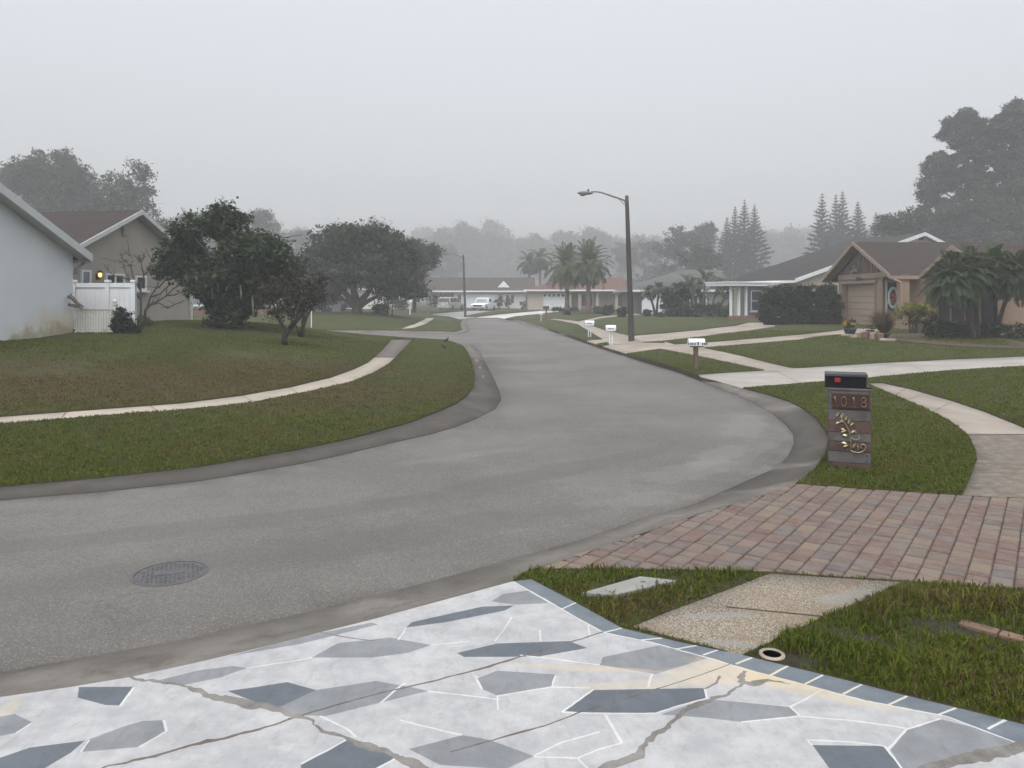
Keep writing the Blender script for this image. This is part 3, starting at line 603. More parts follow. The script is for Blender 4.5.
# ------------------------------------------------------------------ grass blades on the lawns
def grass():
    gr = np.random.default_rng(21); tri = GV[GF[cls == -1]]; c = tri.mean(1); Y = c[:, 1]; X = c[:, 0]
    vis = (Y > 2.2) & (Y < 34) & (np.abs(X) < Y*.70+.8)
    tri = tri[vis]; e1, e2 = tri[:, 1]-tri[:, 0], tri[:, 2]-tri[:, 0]; area = .5*np.abs(e1[:, 0]*e2[:, 1]-e1[:, 1]*e2[:, 0]); Yc = tri.mean(1)[:, 1]
    dens = np.clip(np.where(Yc > 6.5, 21000, 11500)*(4.0/Yc)**2.0, 230, 12000); n = gr.poisson(area*dens); ti = np.repeat(np.arange(len(tri)), n); N = len(ti)
    u, v = gr.random(N), gr.random(N); f = u+v > 1; u[f], v[f] = 1-u[f], 1-v[f]
    P = tri[ti, 0]+e1[ti]*u[:, None]+e2[ti]*v[:, None]
    D = np.hypot(P[:, 0], P[:, 1])
    # patches: bare spots, brown turf, a taller clump
    def bl(cs, r, a=0.):
        ca, sa = math.cos(a), math.sin(a); d = P-np.array(cs); x = (d[:, 0]*ca+d[:, 1]*sa)/r[0]; y = (-d[:, 0]*sa+d[:, 1]*ca)/r[1]; return np.exp(-(x*x+y*y)**1.5)
    wob3_ = lambda P: np.sin(P[:, 0]*23+3*np.sin(P[:, 1]*17)+1)*np.sin(P[:, 1]*27+3*np.sin(P[:, 0]*19)+2)
    wob = (np.sin(P[:, 0]*3.1+1.3*np.sin(P[:, 1]*2.3))+np.sin(P[:, 1]*4.3+1.7*np.sin(P[:, 0]*1.9)))*.25+.5
    wob2 = (np.sin(P[:, 0]*9.1+2*np.sin(P[:, 1]*7.3))+np.sin(P[:, 1]*11.3+2*np.sin(P[:, 0]*6.9)))*.25+.5
    bare = np.maximum(bl(G(800,658), (.16,.09)), np.maximum(np.maximum(.95*bl(G(850,634), (.30,.075), -.5), .93*bl(G(940,622), (.45,.085), -.12)), bl(G(990,632), (.55,.07), -.2)))
    bare = np.maximum(bare, .55*(wob3_(P) > .55)*(P[:, 1] < 8))
    bare = np.maximum(bare, .8*bl(G(772,656), (.1,.07)))
    near = D < 8
    wob3 = np.sin(P[:, 0]*23+3*np.sin(P[:, 1]*17))*np.sin(P[:, 1]*27+3*np.sin(P[:, 0]*19)); H = np.where(near, .040, .045)*(0.5+.8*gr.random(N))*(.65+.6*wob2+.45*wob3*near)
    tall = np.maximum(bl(G(860,655), (.9,.25), -.6), np.maximum(1.1*bl(G(960,602), (.9,.16), -.12), 1.2*bl(G(880,613), (.34,.15), -.3)))
    H *= 1+.85*tall*near
    edge = seg_dist(P, WALK_AGG); H *= np.where((edge < .08) & near, .6, 1)
    brown = np.zeros(N)
    for cc, r, a in brown_c: brown = np.maximum(brown, bl(cc, (r[0]*1.05, r[1]*1.05), a))
    pb = np.clip(.10+.22*(wob > .62)+.75*brown+.35*np.maximum(bl(G(660,600), (.9,.35)), bl(G(905,605), (.7,.2)))*near+.22*bl(G(330,440), (3,1.2), .3), 0, .9)
    keep = (gr.random(N) > bare) & (gr.random(N) < np.where(brown > .3, .8, 1))
    keep &= np.hypot(*(P-np.array(G(772,655.5,.10))).T) > .075; keep &= ~inside(P, GP([(581,590.5),(640,574),(677,578),(616,592)], .12))
    P, D, H, pb, wob, wob2 = (a[keep] for a in (P, D, H, pb, wob, wob2)); N = len(P)
    W = np.clip(.0062*(D/4.2)**np.where(D > 7, .55, .75), .0055, .024)*(.7+.6*gr.random(N)); H = H*np.where(D > 7, .74, .95)
    az = gr.random(N)*2*pi; lean = gr.uniform(.15, 1.0, N)*H; wa = gr.random(N)*2*pi
    Z = T(P)+.10+.015*np.clip((D-8)/5, 0, 1); wx, wy = np.cos(wa)*W/2, np.sin(wa)*W/2; lx, ly = np.cos(az)*lean, np.sin(az)*lean
    b1 = np.c_[P[:, 0]-wx, P[:, 1]-wy, Z]; b2 = np.c_[P[:, 0]+wx, P[:, 1]+wy, Z]
    m1 = np.c_[P[:, 0]-wx*.8+lx*.35, P[:, 1]-wy*.8+ly*.35, Z+H*.62]; m2 = np.c_[P[:, 0]+wx*.8+lx*.35, P[:, 1]+wy*.8+ly*.35, Z+H*.62]
    tp = np.c_[P[:, 0]+lx, P[:, 1]+ly, Z+H*(1-.25*lean/H)]
    V = np.stack([b1, b2, m2, m1, tp], 1).reshape(-1, 3); o = np.arange(N)*5
    Ft = np.stack([np.c_[o, o+1, o+2], np.c_[o, o+2, o+3], np.c_[o+3, o+2, o+4]], 1).reshape(-1, 3)
    g1 = np.array((.038,.066,.003)); g2 = np.array((.108,.130,.005)); br = np.array((.120,.086,.026)); rd = np.array((.080,.052,.022))
    k = gr.random(N)[:, None]; c0 = g1+(g2-g1)*np.clip(k*.8+wob[:, None]*.3, 0, 1)
    isb = gr.random(N) < pb; c0[isb] = np.where(gr.random(isb.sum())[:, None] < .55, br, rd)
    c0 *= (.7+.6*gr.random(N))[:, None]
    o_ = raw_mesh('grass', V, Ft, 'grass_blade'); at_ = o_.data.color_attributes.new('tint', 'FLOAT_COLOR', 'POINT')
    at_.data.foreach_set('color', np.c_[np.repeat(c0, 5, 0), np.ones(N*5)].astype(np.float32).ravel())
    print('blades', N); return tag(o_, kind='stuff')
t = NT('grass_blade'); ca = t.N.new('ShaderNodeVertexColor'); ca.layer_name = 'tint'; t.b.inputs['Specular IOR Level'].default_value = .2; M['grass_blade'] = t.done(ca.outputs['Color'], .6)
tr_ = t.N.new('ShaderNodeBsdfTranslucent'); t.L.new(ca.outputs['Color'], tr_.inputs['Color']); ms_ = t.N.new('ShaderNodeMixShader'); ms_.inputs[0].default_value = .3
t.L.new(t.b.outputs[0], ms_.inputs[1]); t.L.new(tr_.outputs[0], ms_.inputs[2]); t.L.new(ms_.outputs[0], t.N['Material Output'].inputs['Surface'])
grass()

# ------------------------------------------------------------------ houses
def gable(root, x0, x1, depth, eave, pitch, wallm, roofm, trimm, ov=.45, rk=.35, wname='wall', y0=0., rname='roof', apex=None, wall=True, soffit=None, trim=.17):
    """gabled box in the local frame of root: the gable wall is at y0 and faces -y"""
    xm = (x0+x1)/2 if apex is None else apex
    zl = eave; zr = eave+pitch*((xm-x0)-(x1-xm)); zt = eave+pitch*(xm-x0)
    out = []
    if wall:
        m = MB(); m.prism([(x0,y0,-.4),(x1,y0,-.4),(x1,y0,zr),(xm,y0,zt),(x0,y0,zl)], (0, depth, 0)); out.append(m.build(wname, wallm, root))
    th = .13; m = MB(); m2 = MB()
    for a, s in ((x0, -1), (x1, 1)):
        e = a+s*ov; ze = eave-pitch*ov if s < 0 else zr-pitch*ov
        m.prism([(e,y0-rk,ze+.02),(xm,y0-rk,zt+.02),(xm,y0-rk,zt+th),(e,y0-rk,ze+th)], (0, depth+2*rk, 0))
        m2.prism([(e,y0-rk-.035,ze-.04),(xm,y0-rk-.035,zt-.04),(xm,y0-rk-.035,zt+.07 if 0 else zt-.04+trim),(e,y0-rk-.035,ze-.04+trim)], (0, .032, 0))
        m2.prism([(e,y0-rk+.003,ze-.06),(e+s*.035,y0-rk+.003,ze-.06),(e+s*.035,y0-rk+.003,ze+th-.02),(e,y0-rk+.003,ze+th-.02)], (0, depth+2*rk-.006, 0))
        m2.prism([(e,y0-rk,ze-.012),(xm,y0-rk,zt-.012),(xm,y0-rk,zt+.016),(e,y0-rk,ze+.016)], (0, rk-.005, 0))
    r = m.build(rname, roofm, root, uv=True); out.append(r)
    out.append(m2.build('fascia', trimm, root)); return out
def hip(root, x0, x1, y0, y1, eave, rx0, rx1, ry, rz, roofm, trimm, ov=.5):
    a, b, c, d = (x0-ov,y0-ov,eave),(x1+ov,y0-ov,eave),(x1+ov,y1+ov,eave),(x0-ov,y1+ov,eave); e, f = (rx0,ry,rz),(rx1,ry,rz)
    m = MB(); m.add([a,b,c,d,e,f], [(0,1,5,4),(1,2,5),(2,3,4,5),(3,0,4),(3,2,1,0)]); m.build('roof', roofm, root, uv=True)
    m = MB()
    m.span((x0-ov-.03,y0-ov-.03,eave-.19),(x1+ov+.03,y0-ov+.0,eave-.004)); m.span((x0-ov-.03,y0-ov+.003,eave-.19),(x0-ov,y1+ov,eave-.004)); m.span((x1+ov,y0-ov+.003,eave-.19),(x1+ov+.03,y1+ov,eave-.004))
    m.build('fascia', trimm, root)
def window(root, c, w, h, face='-y', frame='white_paint', pane='glass', bars=1, sill=True, name='window', hb=0):
    """a framed window; c is the middle of the pane on the wall face, built looking along -y then turned"""
    rz = {'-y': 0., '-x': -pi/2, '+x': pi/2}[face]; R = Matrix.Rotation(rz, 3, 'Z')
    def bx(m, a, b):
        a, b = Vector(a), Vector(b); m.box(Vector(c)+R@((a+b)/2), tuple(abs(x) for x in (b-a)), rz=rz)
    t = .07; m = MB()
    bx(m, (-w/2-t,-.05,h/2), (w/2+t,.03,h/2+t)); bx(m, (-w/2-t,-.05,-h/2-t), (w/2+t,.03,-h/2))
    for s in (-1, 1): bx(m, (s*(w/2+t),-.05,-h/2), (s*w/2,.03,h/2))
    for i in range(1, bars): x = -w/2+w*i/bars; bx(m, (x-.035,-.045,-h/2), (x+.035,.03,h/2))
    if hb: bx(m, (-w/2,-.04,-.03), (w/2,.03,.03))
    fr = m.build(name, frame, root)
    p = MB(); bx(p, (-w/2,-.012,-h/2), (w/2,.02,h/2)); p.build('pane', pane, fr)
    if sill: q = MB(); bx(q, (-w/2-.14,-.13,-h/2-t-.07), (w/2+.14,.02,-h/2-t-.002)); q.build('sill', frame, fr)
    return fr
def garage_door(root, c, w, h, face='-y', m='door_tan', panels=6, lights=False, seg=1):
    rz = {'-y': 0., '-x': -pi/2}[face]; R = Matrix.Rotation(rz, 3, 'Z'); b = MB()
    for i in range(panels):
        z = c[2]+h*(i+.5)/panels
        for j in range(seg): b.box(Vector((c[0], c[1], z))+R@Vector((-w/2+w*(j+.5)/seg, 0, 0)), (w/seg-.02*(seg > 1), .05, h/panels-.022), rz=rz)
    b.box(Vector((c[0],c[1],c[2]+h/2))+R@Vector((0,.02,0)), (w, .03, h), rz=rz)
    d = b.build('garage_door', m, root, bevel=.006)
    if lights:
        g = MB()
        for i in range(lights): g.box(Vector((c[0],c[1],c[2]+h*.9))+R@Vector((-w/2+w*(i+.5)/lights,-.032,0)), (w/lights*.68, .012, h*.12), rz=rz)
        g.build('door_light', 'glass', d)
    return d

# the white house whose gable end stands nearest on the grass
d1 = math.atan2(.993, .12)
hA = thing('house', 'white stucco house cut by the picture edge, plain gable wall with mildew at its foot', 'house', at(-13.06, 22.9, 0), d1)
def stucco_stained():
    t = NT('stucco_stained'); sp = t.N.new('ShaderNodeSeparateXYZ'); t.L.new(t.tc.outputs['Object'], sp.inputs[0])
    h = t.math('ADD', sp.outputs['Z'], t.math('MULTIPLY', t.math('SUBTRACT', t.noise(.9, 6, .65), .5), 2.2)); k = t.math('SUBTRACT', h, t.math('MULTIPLY', sp.outputs['X'], .25))
    col = t.mix(t.ramp(t.noise(.6, 5, .6), .35, .7), (.58,.61,.65), (.64,.665,.70)); col = t.mix(t.ramp(k, .2, 1.3, .75, 0), col, (.50,.44,.24))
    col = t.mix(t.ramp(h, .05, .35, .6, 0), col, (.25,.22,.15)); col = t.mix(t.ramp(t.noise(2.2, 6, .7), .55, .75, 0, .35), col, (.58,.60,.60)); t.bump(t.noise(38, 3), .3, .012); M['stucco_stained'] = t.done(col, .92)
stucco_stained()
gable(hA, -10, 0, 8, 2.42, .455, 'stucco_stained', 'shingle_umber', 'fascia_grey', .34, .36, trim=.24)
m = MB(); m.tube([(.38,-.1,2.22),(.18,-.1,2.1),(.05,-.06,2.02),(.05,-.06,1.85)], .045); m.build('downspout', 'galv', hA)

# the beige house behind it
d2 = math.radians(80)
hB = thing('house', 'beige stucco house with brown gable roof, lit wall lamp and white fence before it', 'house', at(-13.78, 28.0, -.0), d2)
gable(hB, -3.6, 3.6, 9, 2.42, .47, 'stucco_beige', 'shingle_brown', 'fascia_grey', .32, .36)
def onB(px): # distance along the gable wall that a picture column meets
    k = (px-CX)/F; return (-13.78-k*28.0)/(k*.985-.174)
zB = hB.location.z
def hB_z(px, py): s = onB(px); return CH-(py-HZ)*(28+.985*s)/F-zB
for px0, px1, py0, py1, b, pn, lb in [(80.5,89.5,272,292,1,'glass_pale',0),(105,123,275.5,288,2,'glass',0),(135,145,277.5,288.5,1,'glass',1)]:
    a, b_ = onB(px0), onB(px1); z1, z0 = hB_z((px0+px1)/2, py0), hB_z((px0+px1)/2, py1)
    window(hB, ((a+b_)/2, -.02, (z0+z1)/2), abs(b_-a)-.1, z1-z0, '-y', 'white_paint', pn, b, True)
s = onB(125); m = MB(); m.box((s,-.03,hB_z(125,230)), (.34,.06,.42)); [m.box((s,-.07,hB_z(125,230)-.15+.1*i), (.28,.03,.03)) for i in range(4)]; m.build('gable_vent', 'stucco_beige', hB)
m = MB(); m.box((3.52,-.06,1.1), (.09,.09,2.5)); m.build('downspout', 'fascia_grey', hB)
s = onB(96.6); zl = hB_z(96.6, 274.4)
wl = MB(); wl.box((s,-.05,zl-.08), (.1,.1,.2)); wl.lathe([(.05,.13),(.10,.08),(.11,.06)], (s,-.13,zl), 10); lampo = wl.build('wall_lamp', 'plastic_dark', hB)
em = bpy.data.materials.new('lamp_glow'); em.use_nodes = True; eb = em.node_tree.nodes['Principled BSDF']; eb.inputs['Emission Color'].default_value = (1,.60,.14,1); eb.inputs['Emission Strength'].default_value = 1.5; eb.inputs['Base Color'].default_value = (.8,.7,.4,1); M['lamp_glow'] = em
m = MB(); m.ell((s,-.13,zl-.02), (.065,.065,.08)); m.build('globe', 'lamp_glow', lampo, smooth=True)

# tan house with two gables
hC = thing('house', 'tan house with two gables, garage door and brown shingle roof behind small palms', 'house', (17.9, 39.3, .47), -pi/2)
gable(hC, -3.45, 3.45, 12.4, 2.66, .462, 'stucco_tan', 'shingle_brown', 'tan_trim', .45, .5, wall=False, trim=.2)
m = MB(); E = 2.62
m.span((-2.9,0,-.4),(-2.35,7.5,E)); m.span((1.35,0,-.4),(2.1,7.5,E)); m.span((-2.35,.0,2.28),(1.35,.3,E)); m.span((-2.35,.31,-.4),(1.35,.6,2.27)); m.span((2.1,.9,-.4),(4.6,7.5,E)); m.span((2.1,-.02,-.4),(3.95,.42,.42)); m.span((3.45,.0,.42),(3.85,.4,E))
m.span((4.6,2.4,-.4),(9.0,10,E)); m.span((9.0,1.15,-.4),(9.15,12,2.95))
m.build('wall', 'stucco_tan', hC)
m = MB(); m.prism([(-3.2,.05,E+.003),(3.2,.05,E+.003),(0,.05,E+.48*3.2)], (0, 10, 0)); [m.box((-2.6+.3*i,.03,E+.12+.4*(2.6-abs(-2.6+.3*i))*.48), (.05,.05,.8*(2.6-abs(-2.6+.3*i))*.48+.1)) for i in range(18)]; m.build('gable_panel', 'tan_dark', hC)
m = MB(); m.box((-.1,-.05,E+.02), (5.3,.09,.26)); m.box((-.5,-.04,2.34), (4.1,.08,.14)); m.box((-2.42,-.03,1.05), (.12,.08,2.44)); m.box((1.42,-.03,1.05), (.12,.08,2.44)); m.build('door_surround', 'tan_trim', hC)
garage_door(hC, (-.5, .28, -.02), 3.68, 2.28, '-y', 'door_tan', 7)
m = MB(); m.box((-.25,-.11,2.52), (.46,.03,.16)); m.build('number_plaque', 'plastic_dark', hC)
m = MB(); m.box((-.3,-.12,2.98), (.14,.08,.1)); [(m.tube([(-.3,-.14,2.98),(-.3+s_*.16,-.22,2.94)], .02), m.tube([(-.3+s_*.12,-.18,2.98),(-.3+s_*.24,-.34,2.82)], [.05,.085], 10)) for s_ in (-1,1)]; m.build('floodlight', 'tan_dark', hC)
window(hC, (2.12, .45, 1.3), .5, 2.0, '+x', 'white_paint', 'glass', 1, False, 'sidelight', 1)
m = MB(); m.span((2.1,.0,.0),(2.14,.1,2.5)); m.span((2.1,.78,0),(2.14,.89,2.5)); m.build('entry_frame', 'tan_dark', hC)
dp = MB(); dp.tube([(3.95,-.35,2.38),(4.02,-.1,2.25),(4.02,-.05,1.9),(4.02,-.05,-.1)], .05); dp.build('downspout', 'tan_trim', hC)
dp = MB(); dp.tube([(-3.75,-.3,2.4),(-3.0,-.06,2.2),(-2.96,-.06,1.8),(-2.96,-.06,-.1)], .045); dp.build('downspout', 'tan_trim', hC)
gable(hC, 4.85, 8.95, 10.8, 2.66, .462, 'stucco_tan', 'shingle_brown', 'tan_trim', .45, .5, y0=1.1, wall=False, trim=.2)
m = MB(); m.prism([(4.9,1.2,E),(8.9,1.2,E),(6.9,1.2,E+.46*2.0)], (0, 8, 0)); m.build('gable_panel', 'tan_dark', hC)
m = MB(); m.span((4.62,1.25,-.1),(9.0,1.29,E-.02)); m.build('porch_screen', 'plastic_dark', hC)
m = MB(); [m.box((4.75+i*1.05,1.2,1.2), (.07,.06,2.8)) for i in range(5)]; m.build('porch_post', 'tan_dark', hC)
window(hC, (6.2,1.18,1.2), .9, 1.5, '-y', 'tan_dark', 'glass', 1, False) if 0 else None
wr = thing('wreath', 'oval white wreath with orange flowers hanging in the tan entry', 'wreath', hC.matrix_basis @ Vector((2.24, .45, 1.55)), 0.)
m = MB()
for i in range(26):
    a = 2*pi*i/26; m.ell((.2*math.cos(a), rng.uniform(-.02,.02), .46*math.sin(a)), (.06,.05,.08), 6, 4)
m.build('ring', 'white_paint', wr)
m = MB(); [m.ell((rng.uniform(-.1,.1), -.04, rng.uniform(-.2,.2)), (.07,.05,.07), 6, 4) for _ in range(14)]; m.build('flower', 'orange', wr)

# grey-brown house with the white porch (its long low roof rises behind the tan house)
nb = math.radians(30)
hD = thing('house', 'house with white flat-roofed porch on square posts and long dark low-pitched roof', 'house', (18.3, 50.0, .45), nb)
gable(hD, .5, 27.7, 5.5, 2.72, .256, 'wall_sand', 'shingle_dark', 'white_paint', .5, .3, y0=.2, trim=.26)
m = MB(); [m.box((x,-.02+.2,2.72+.256*x-.35), (.5,.06,.3)) for x in (14.1,)]; m.build('gable_vent', 'plastic_dark', hD)
m = MB(); m.span((.42,1.52,-.35),(.5,5.1,2.4)); m.build('front_wall_panel', 'wall_slate', hD)
m = MB(); m.span((-1.2,.7,-.35),(.48,1.5,2.42)); m.build('entry_wall', 'stucco_pink', hD)
window(hD, (.42, 2.2, 1.25), .62, 1.7, '-x', 'white_paint', 'glass', 1, True, 'window', 1); window(hD, (.36, 3.4, 1.35), .9, 1.3, '-x', 'white_paint', 'glass', 1, True, 'window', 1)
m = MB(); m.span((-4.45,1.1,2.33),(.4,3.4,2.52)); m.span((-4.5,1.05,2.522),(.4,3.45,2.6)); m.build('porch_roof', 'white_paint', hD)
for x in (-4.1,-3.4,-2.75):
    m = MB(); m.box((x,1.5,1.25), (.13,.13,2.16)); m.box((x,1.5,2.27), (.2,.2,.1)); m.box((x,1.5,.22), (.18,.18,.12)); m.build('porch_post', 'white_paint', hD)
m = MB(); m.span((-4.4,.95,-.45),(-2.5,1.4,.42)); m.span((-2.2,1.25,-.45),(.3,3.4,.05)); m.build('planter_wall', 'brick_red', hD)
m = MB(); m.span((-2.5,.6,-.45),(-.8,1.2,-.12)); m.build('step', 'stone_pale', hD)

# grey-roofed house beyond the palms
hE = thing('house', 'low house with grey hip roof and one bare white end wall behind twin palms', 'house', (10.9, 70.0, .45))
m = MB(); m.span((2.9,0,-.4),(9,8,2.3)); m.span((.2,1.5,-.4),(2.9,8,2.3)); m.build('wall', 'wall_grey', hE)
m = MB(); m.span((.9,-.06,-.4),(3.6,-.005,2.25)); m.build('end_wall', 'white_paint', hE)
hip(hE, 0, 9.5, 0, 9, 2.3, 5.6, 9.2, 5.0, 4.3, 'shingle_grey', 'white_paint', .45)
gable(hE, 9, 18, 8, 2.3, .42, 'wall_grey', 'shingle_dark', 'white_paint', .4, .3, y0=-2)
window(hE, (6,-.03,1.2), 1.4, 1.2, bars=2)
# red-roofed house
hF = thing('house', 'house with reddish hip roof and wide white garage door behind the date palms', 'house', (1.9, 92.0, .5))
m = MB(); m.span((0,0,-.5),(1.75,8,2.5)); m.span((4.5,0,-.5),(5.2,8,2.5)); m.span((5.2,1.4,-.5),(13.4,8,2.5)); m.span((1.75,.3,-.5),(4.5,8,2.5)); m.build('wall', 'wall_sand', hF)
hip(hF, 0, 13.4, 0, 10, 2.5, 5.0, 11.6, 5.0, 4.05, 'shingle_red', 'white_paint', .5)
garage_door(hF, (3.12,.2,-.3), 2.72, 2.35, '-y', 'white_paint', 4, lights=5, seg=5)
for x in (6.2, 8.3, 10.6, 12.9): m = MB(); m.box((x,.2,1.1), (.3,.3,2.9)); m.build('porch_post', 'wall_sand', hF)
window(hF, (7.2,1.36,1.2), 1.3, 1.4, bars=2); window(hF, (11.6,1.36,1.2), 1.3, 1.4, bars=2)
# long white house closing the street
hG = thing('house', 'long white ranch house closing the street, brown roof with small white gable vent', 'house', (-11.9, 105.0, .6))
m = MB(); m.span((4.0,0,-.5),(14.6,8,2.4)); m.span((0,2.6,-.5),(4.0,8,2.4)); m.build('wall', 'wall_cream', hG)
gable_r = MB(); gable_r.prism([(-.6,-.6,2.4),(-.6,4.3,4.3),(-.6,9.2,2.4)], (15.7, 0, 0)); gable_r.build('roof', 'shingle_umber', hG, uv=True)
m = MB(); m.span((-.63,-.64,2.2),(15.13,-.6,2.397)); m.build('fascia', 'white_paint', hG)
m = MB(); m.prism([(9.9,.5,2.85),(11.6,.5,2.85),(10.75,.5,3.75)], (0, 3, 0)); m.build('gable_vent', 'white_paint', hG)
for x in (.3, 2.2, 3.8): m = MB(); m.box((x,.1,.95), (.16,.16,2.85)); m.build('carport_post', 'wall_grey', hG)
garage_door(hG, (7.4,-.02,-.35), 4.4, 2.35, '-y', 'white_paint', 4, seg=8)
for x, w_ in ((4.75,.45),(11.3,.4),(11.95,.4),(14.0,.5)): window(hG, (x,-.02,1.25), w_, 1.1, pane='glass', sill=False)
window(hG, (1.6,2.57,1.1), 1.5, 1.2, bars=2)
# far left houses behind the trees
hH = thing('house', 'white corner of a house half hidden behind the spreading oak', 'house', (-22.0, 86.0, .6))
m = MB(); m.span((0,0,-.5),(9.9,8,2.5)); m.build('wall', 'wall_cream', hH); hip(hH, 0, 9.9, 0, 9, 2.5, 3.5, 6.5, 4.5, 4.2, 'shingle_dark', 'white_paint', .5); window(hH, (8.9,-.02,1.2), 1.0, 1.0)
hI = thing('house', 'pale grey-green house glimpsed behind the bushy tree trunk', 'house', (-27.5, 64.0, .7))
m = MB(); m.span((0,0,-.5),(11.5,8,2.6)); m.build('wall', 'glass_pale' if 0 else 'wall_grey', hI); hip(hI, 0, 11.5, 0, 9, 2.6, 4, 7.5, 4.5, 4.2, 'shingle_dark', 'white_paint', .5)
for x in (1.5,4.6,8.2,10.4): window(hI, (x,-.02,1.3), 1.3, 1.1, bars=2, pane='glass_pale')

# ------------------------------------------------------------------ fences and garden walls
fz = T1(-13.0, 24.3)
fA = thing('fence', 'tall white vinyl privacy fence between the two houses', 'fence', (-13.88, 24.3, fz-.05))
top = P3(100,283.6,24.3).z-fz+.05
m = MB(); m.span((0,-.02,.05),(1.95,.02,top-.08)); [m.box((.15*i,-.024,top/2), (.012,.01,top-.3)) for i in range(1,13)]; m.build('panel', 'white_paint', fA)
[MB().box((.98,0,z_), (1.96,.09,.14)).build('rail', 'white_paint', fA) for z_ in (top-.05, .15)]
for x in (.06,1.13,1.95):
    m = MB(); m.box((x,-.01,top/2+.02), (.125,.125,top+.06)); m.box((x,-.01,top+.07), (.16,.16,.04)); m.prism([(x-.07,-.08,top+.09),(x+.07,-.08,top+.09),(x+.07,.06,top+.09),(x-.07,.06,top+.09)], (0,0,.03)); m.build('post', 'white_paint', fA)
pz = T1(-12.4, 22.9)
fB = thing('picket_fence', 'low stained white picket fence with ball-topped end post beside white wall', 'fence', (-13.03, 22.95, pz))
m = MB(); [m.box((.05+.078*i,0,.42), (.058,.025,.80)) for i in range(15)]; m.build('picket', 'white_dirty', fB)
[MB().box((.6,.0,z_), (1.2,.07,.07)).build('rail', 'white_dirty', fB) for z_ in (.83, .12)]
m = MB(); m.box((1.19,0,.45), (.11,.11,.96)); m.box((1.19,0,.945), (.15,.15,.035)); m.ell((1.19,0,1.03), (.065,.065,.065)); m.build('post', 'white_dirty', fB)
bx0 = G(190,315.5); bz = T1(*bx0)
gw = thing('garden_wall', 'low rough pinkish brick wall behind the bushy tree', 'garden wall', (bx0[0], bx0[1], bz))
m = MB()
for i in range(24): m.box((.32*i+.15,rng.uniform(-.03,.03),.30+rng.uniform(-.05,.05)), (.30,.25,.62))
m.build('wall', 'brick_red', gw); m = MB(); m.box((3.85,0,.64), (7.7,.3,.07)); m.build('coping', 'stone_pale', gw)
# weathered forked driftwood on the corner of the white house
dw = thing('driftwood', 'brown forked driftwood hung on the white wall corner above pickets', 'driftwood', (-13.02, 22.6, P3(80,300,22.6).z))
m = MB(); m.tube([(.0,0,.1),(.12,-.02,.07),(.26,-.03,-.08),(.46,-.02,-.2)], [.05,.06,.05,.02], 7); m.tube([(.0,0,-.13),(.15,0,-.16),(.3,0,-.2),(.42,0,-.26)], [.04,.05,.04,.015], 7); m.tube([(.1,0,.07),(.06,0,.2)], [.04,.01], 6); m.build('branch', 'bark_pale', dw, smooth=True)

# ------------------------------------------------------------------ street lamps
def lamp_post():
    b = base(631.5, 340.7, .12)
    t = thing('street_lamp', 'tall dark street lamp between the driveways, nearer of the two lamps', 'street lamp', b, 0, 'street lamps along the road')
    m = MB(); H = (340.7-196)*b.y/F; lean = -.2
    m.tube([(lean*z/H,0,z) for z in (-.3,0,H*.15,H*.35,H*.58,H*.8,H*.95,H)], [.135,.13,.125,.115,.103,.09,.08,.075], 12); m.tube([(lean,0,H),(lean,0,H+.03)], [.075,.03], 12); m.build('pole', 'pole_dark', t, smooth=True)
    m = MB(); k = b.y/F; pts = [(626,203),(624,200.2),(618,198),(611.6,196),(606,194),(600.8,192.3),(596,191.7),(591,191.9)]
    q = [P3(x,y,b.y)-b for x, y in pts]; m.tube(q, [.045,.042,.04,.038,.036,.034,.032,.03], 8)
    m.tube([P3(626.5,207,b.y)-b, P3(618.5,198.6,b.y)-b], .015, 6); m.build('arm', 'galv', t, smooth=True)
    h = P3(585.2,193,b.y)-b
    m = MB(); m.ell((h.x,h.y,h.z), (.34,.13,.085), 14, 8); m.lathe([(.10,-.02),(.125,-.06),(.11,-.11),(.05,-.13)], (h.x-.1,h.y,h.z), 12); hd = m.build('lamp_head', 'galv', t, smooth=True)
    m = MB(); m.lathe([(.035,0),(.04,.05),(.03,.09)], (h.x+.13,h.y,h.z+.075), 8); m.build('photocell', 'plastic_dark', hd)
    MB().box((lean*.9,-.1,H*.9), (.09,.06,.32)).build('bracket', 'pole_dark', t); return t
lampA = lamp_post()
b = base(465.3, 316.3, .1); copy_thing(lampA, b, 'distant street lamp beside the parked silver van and pickup')

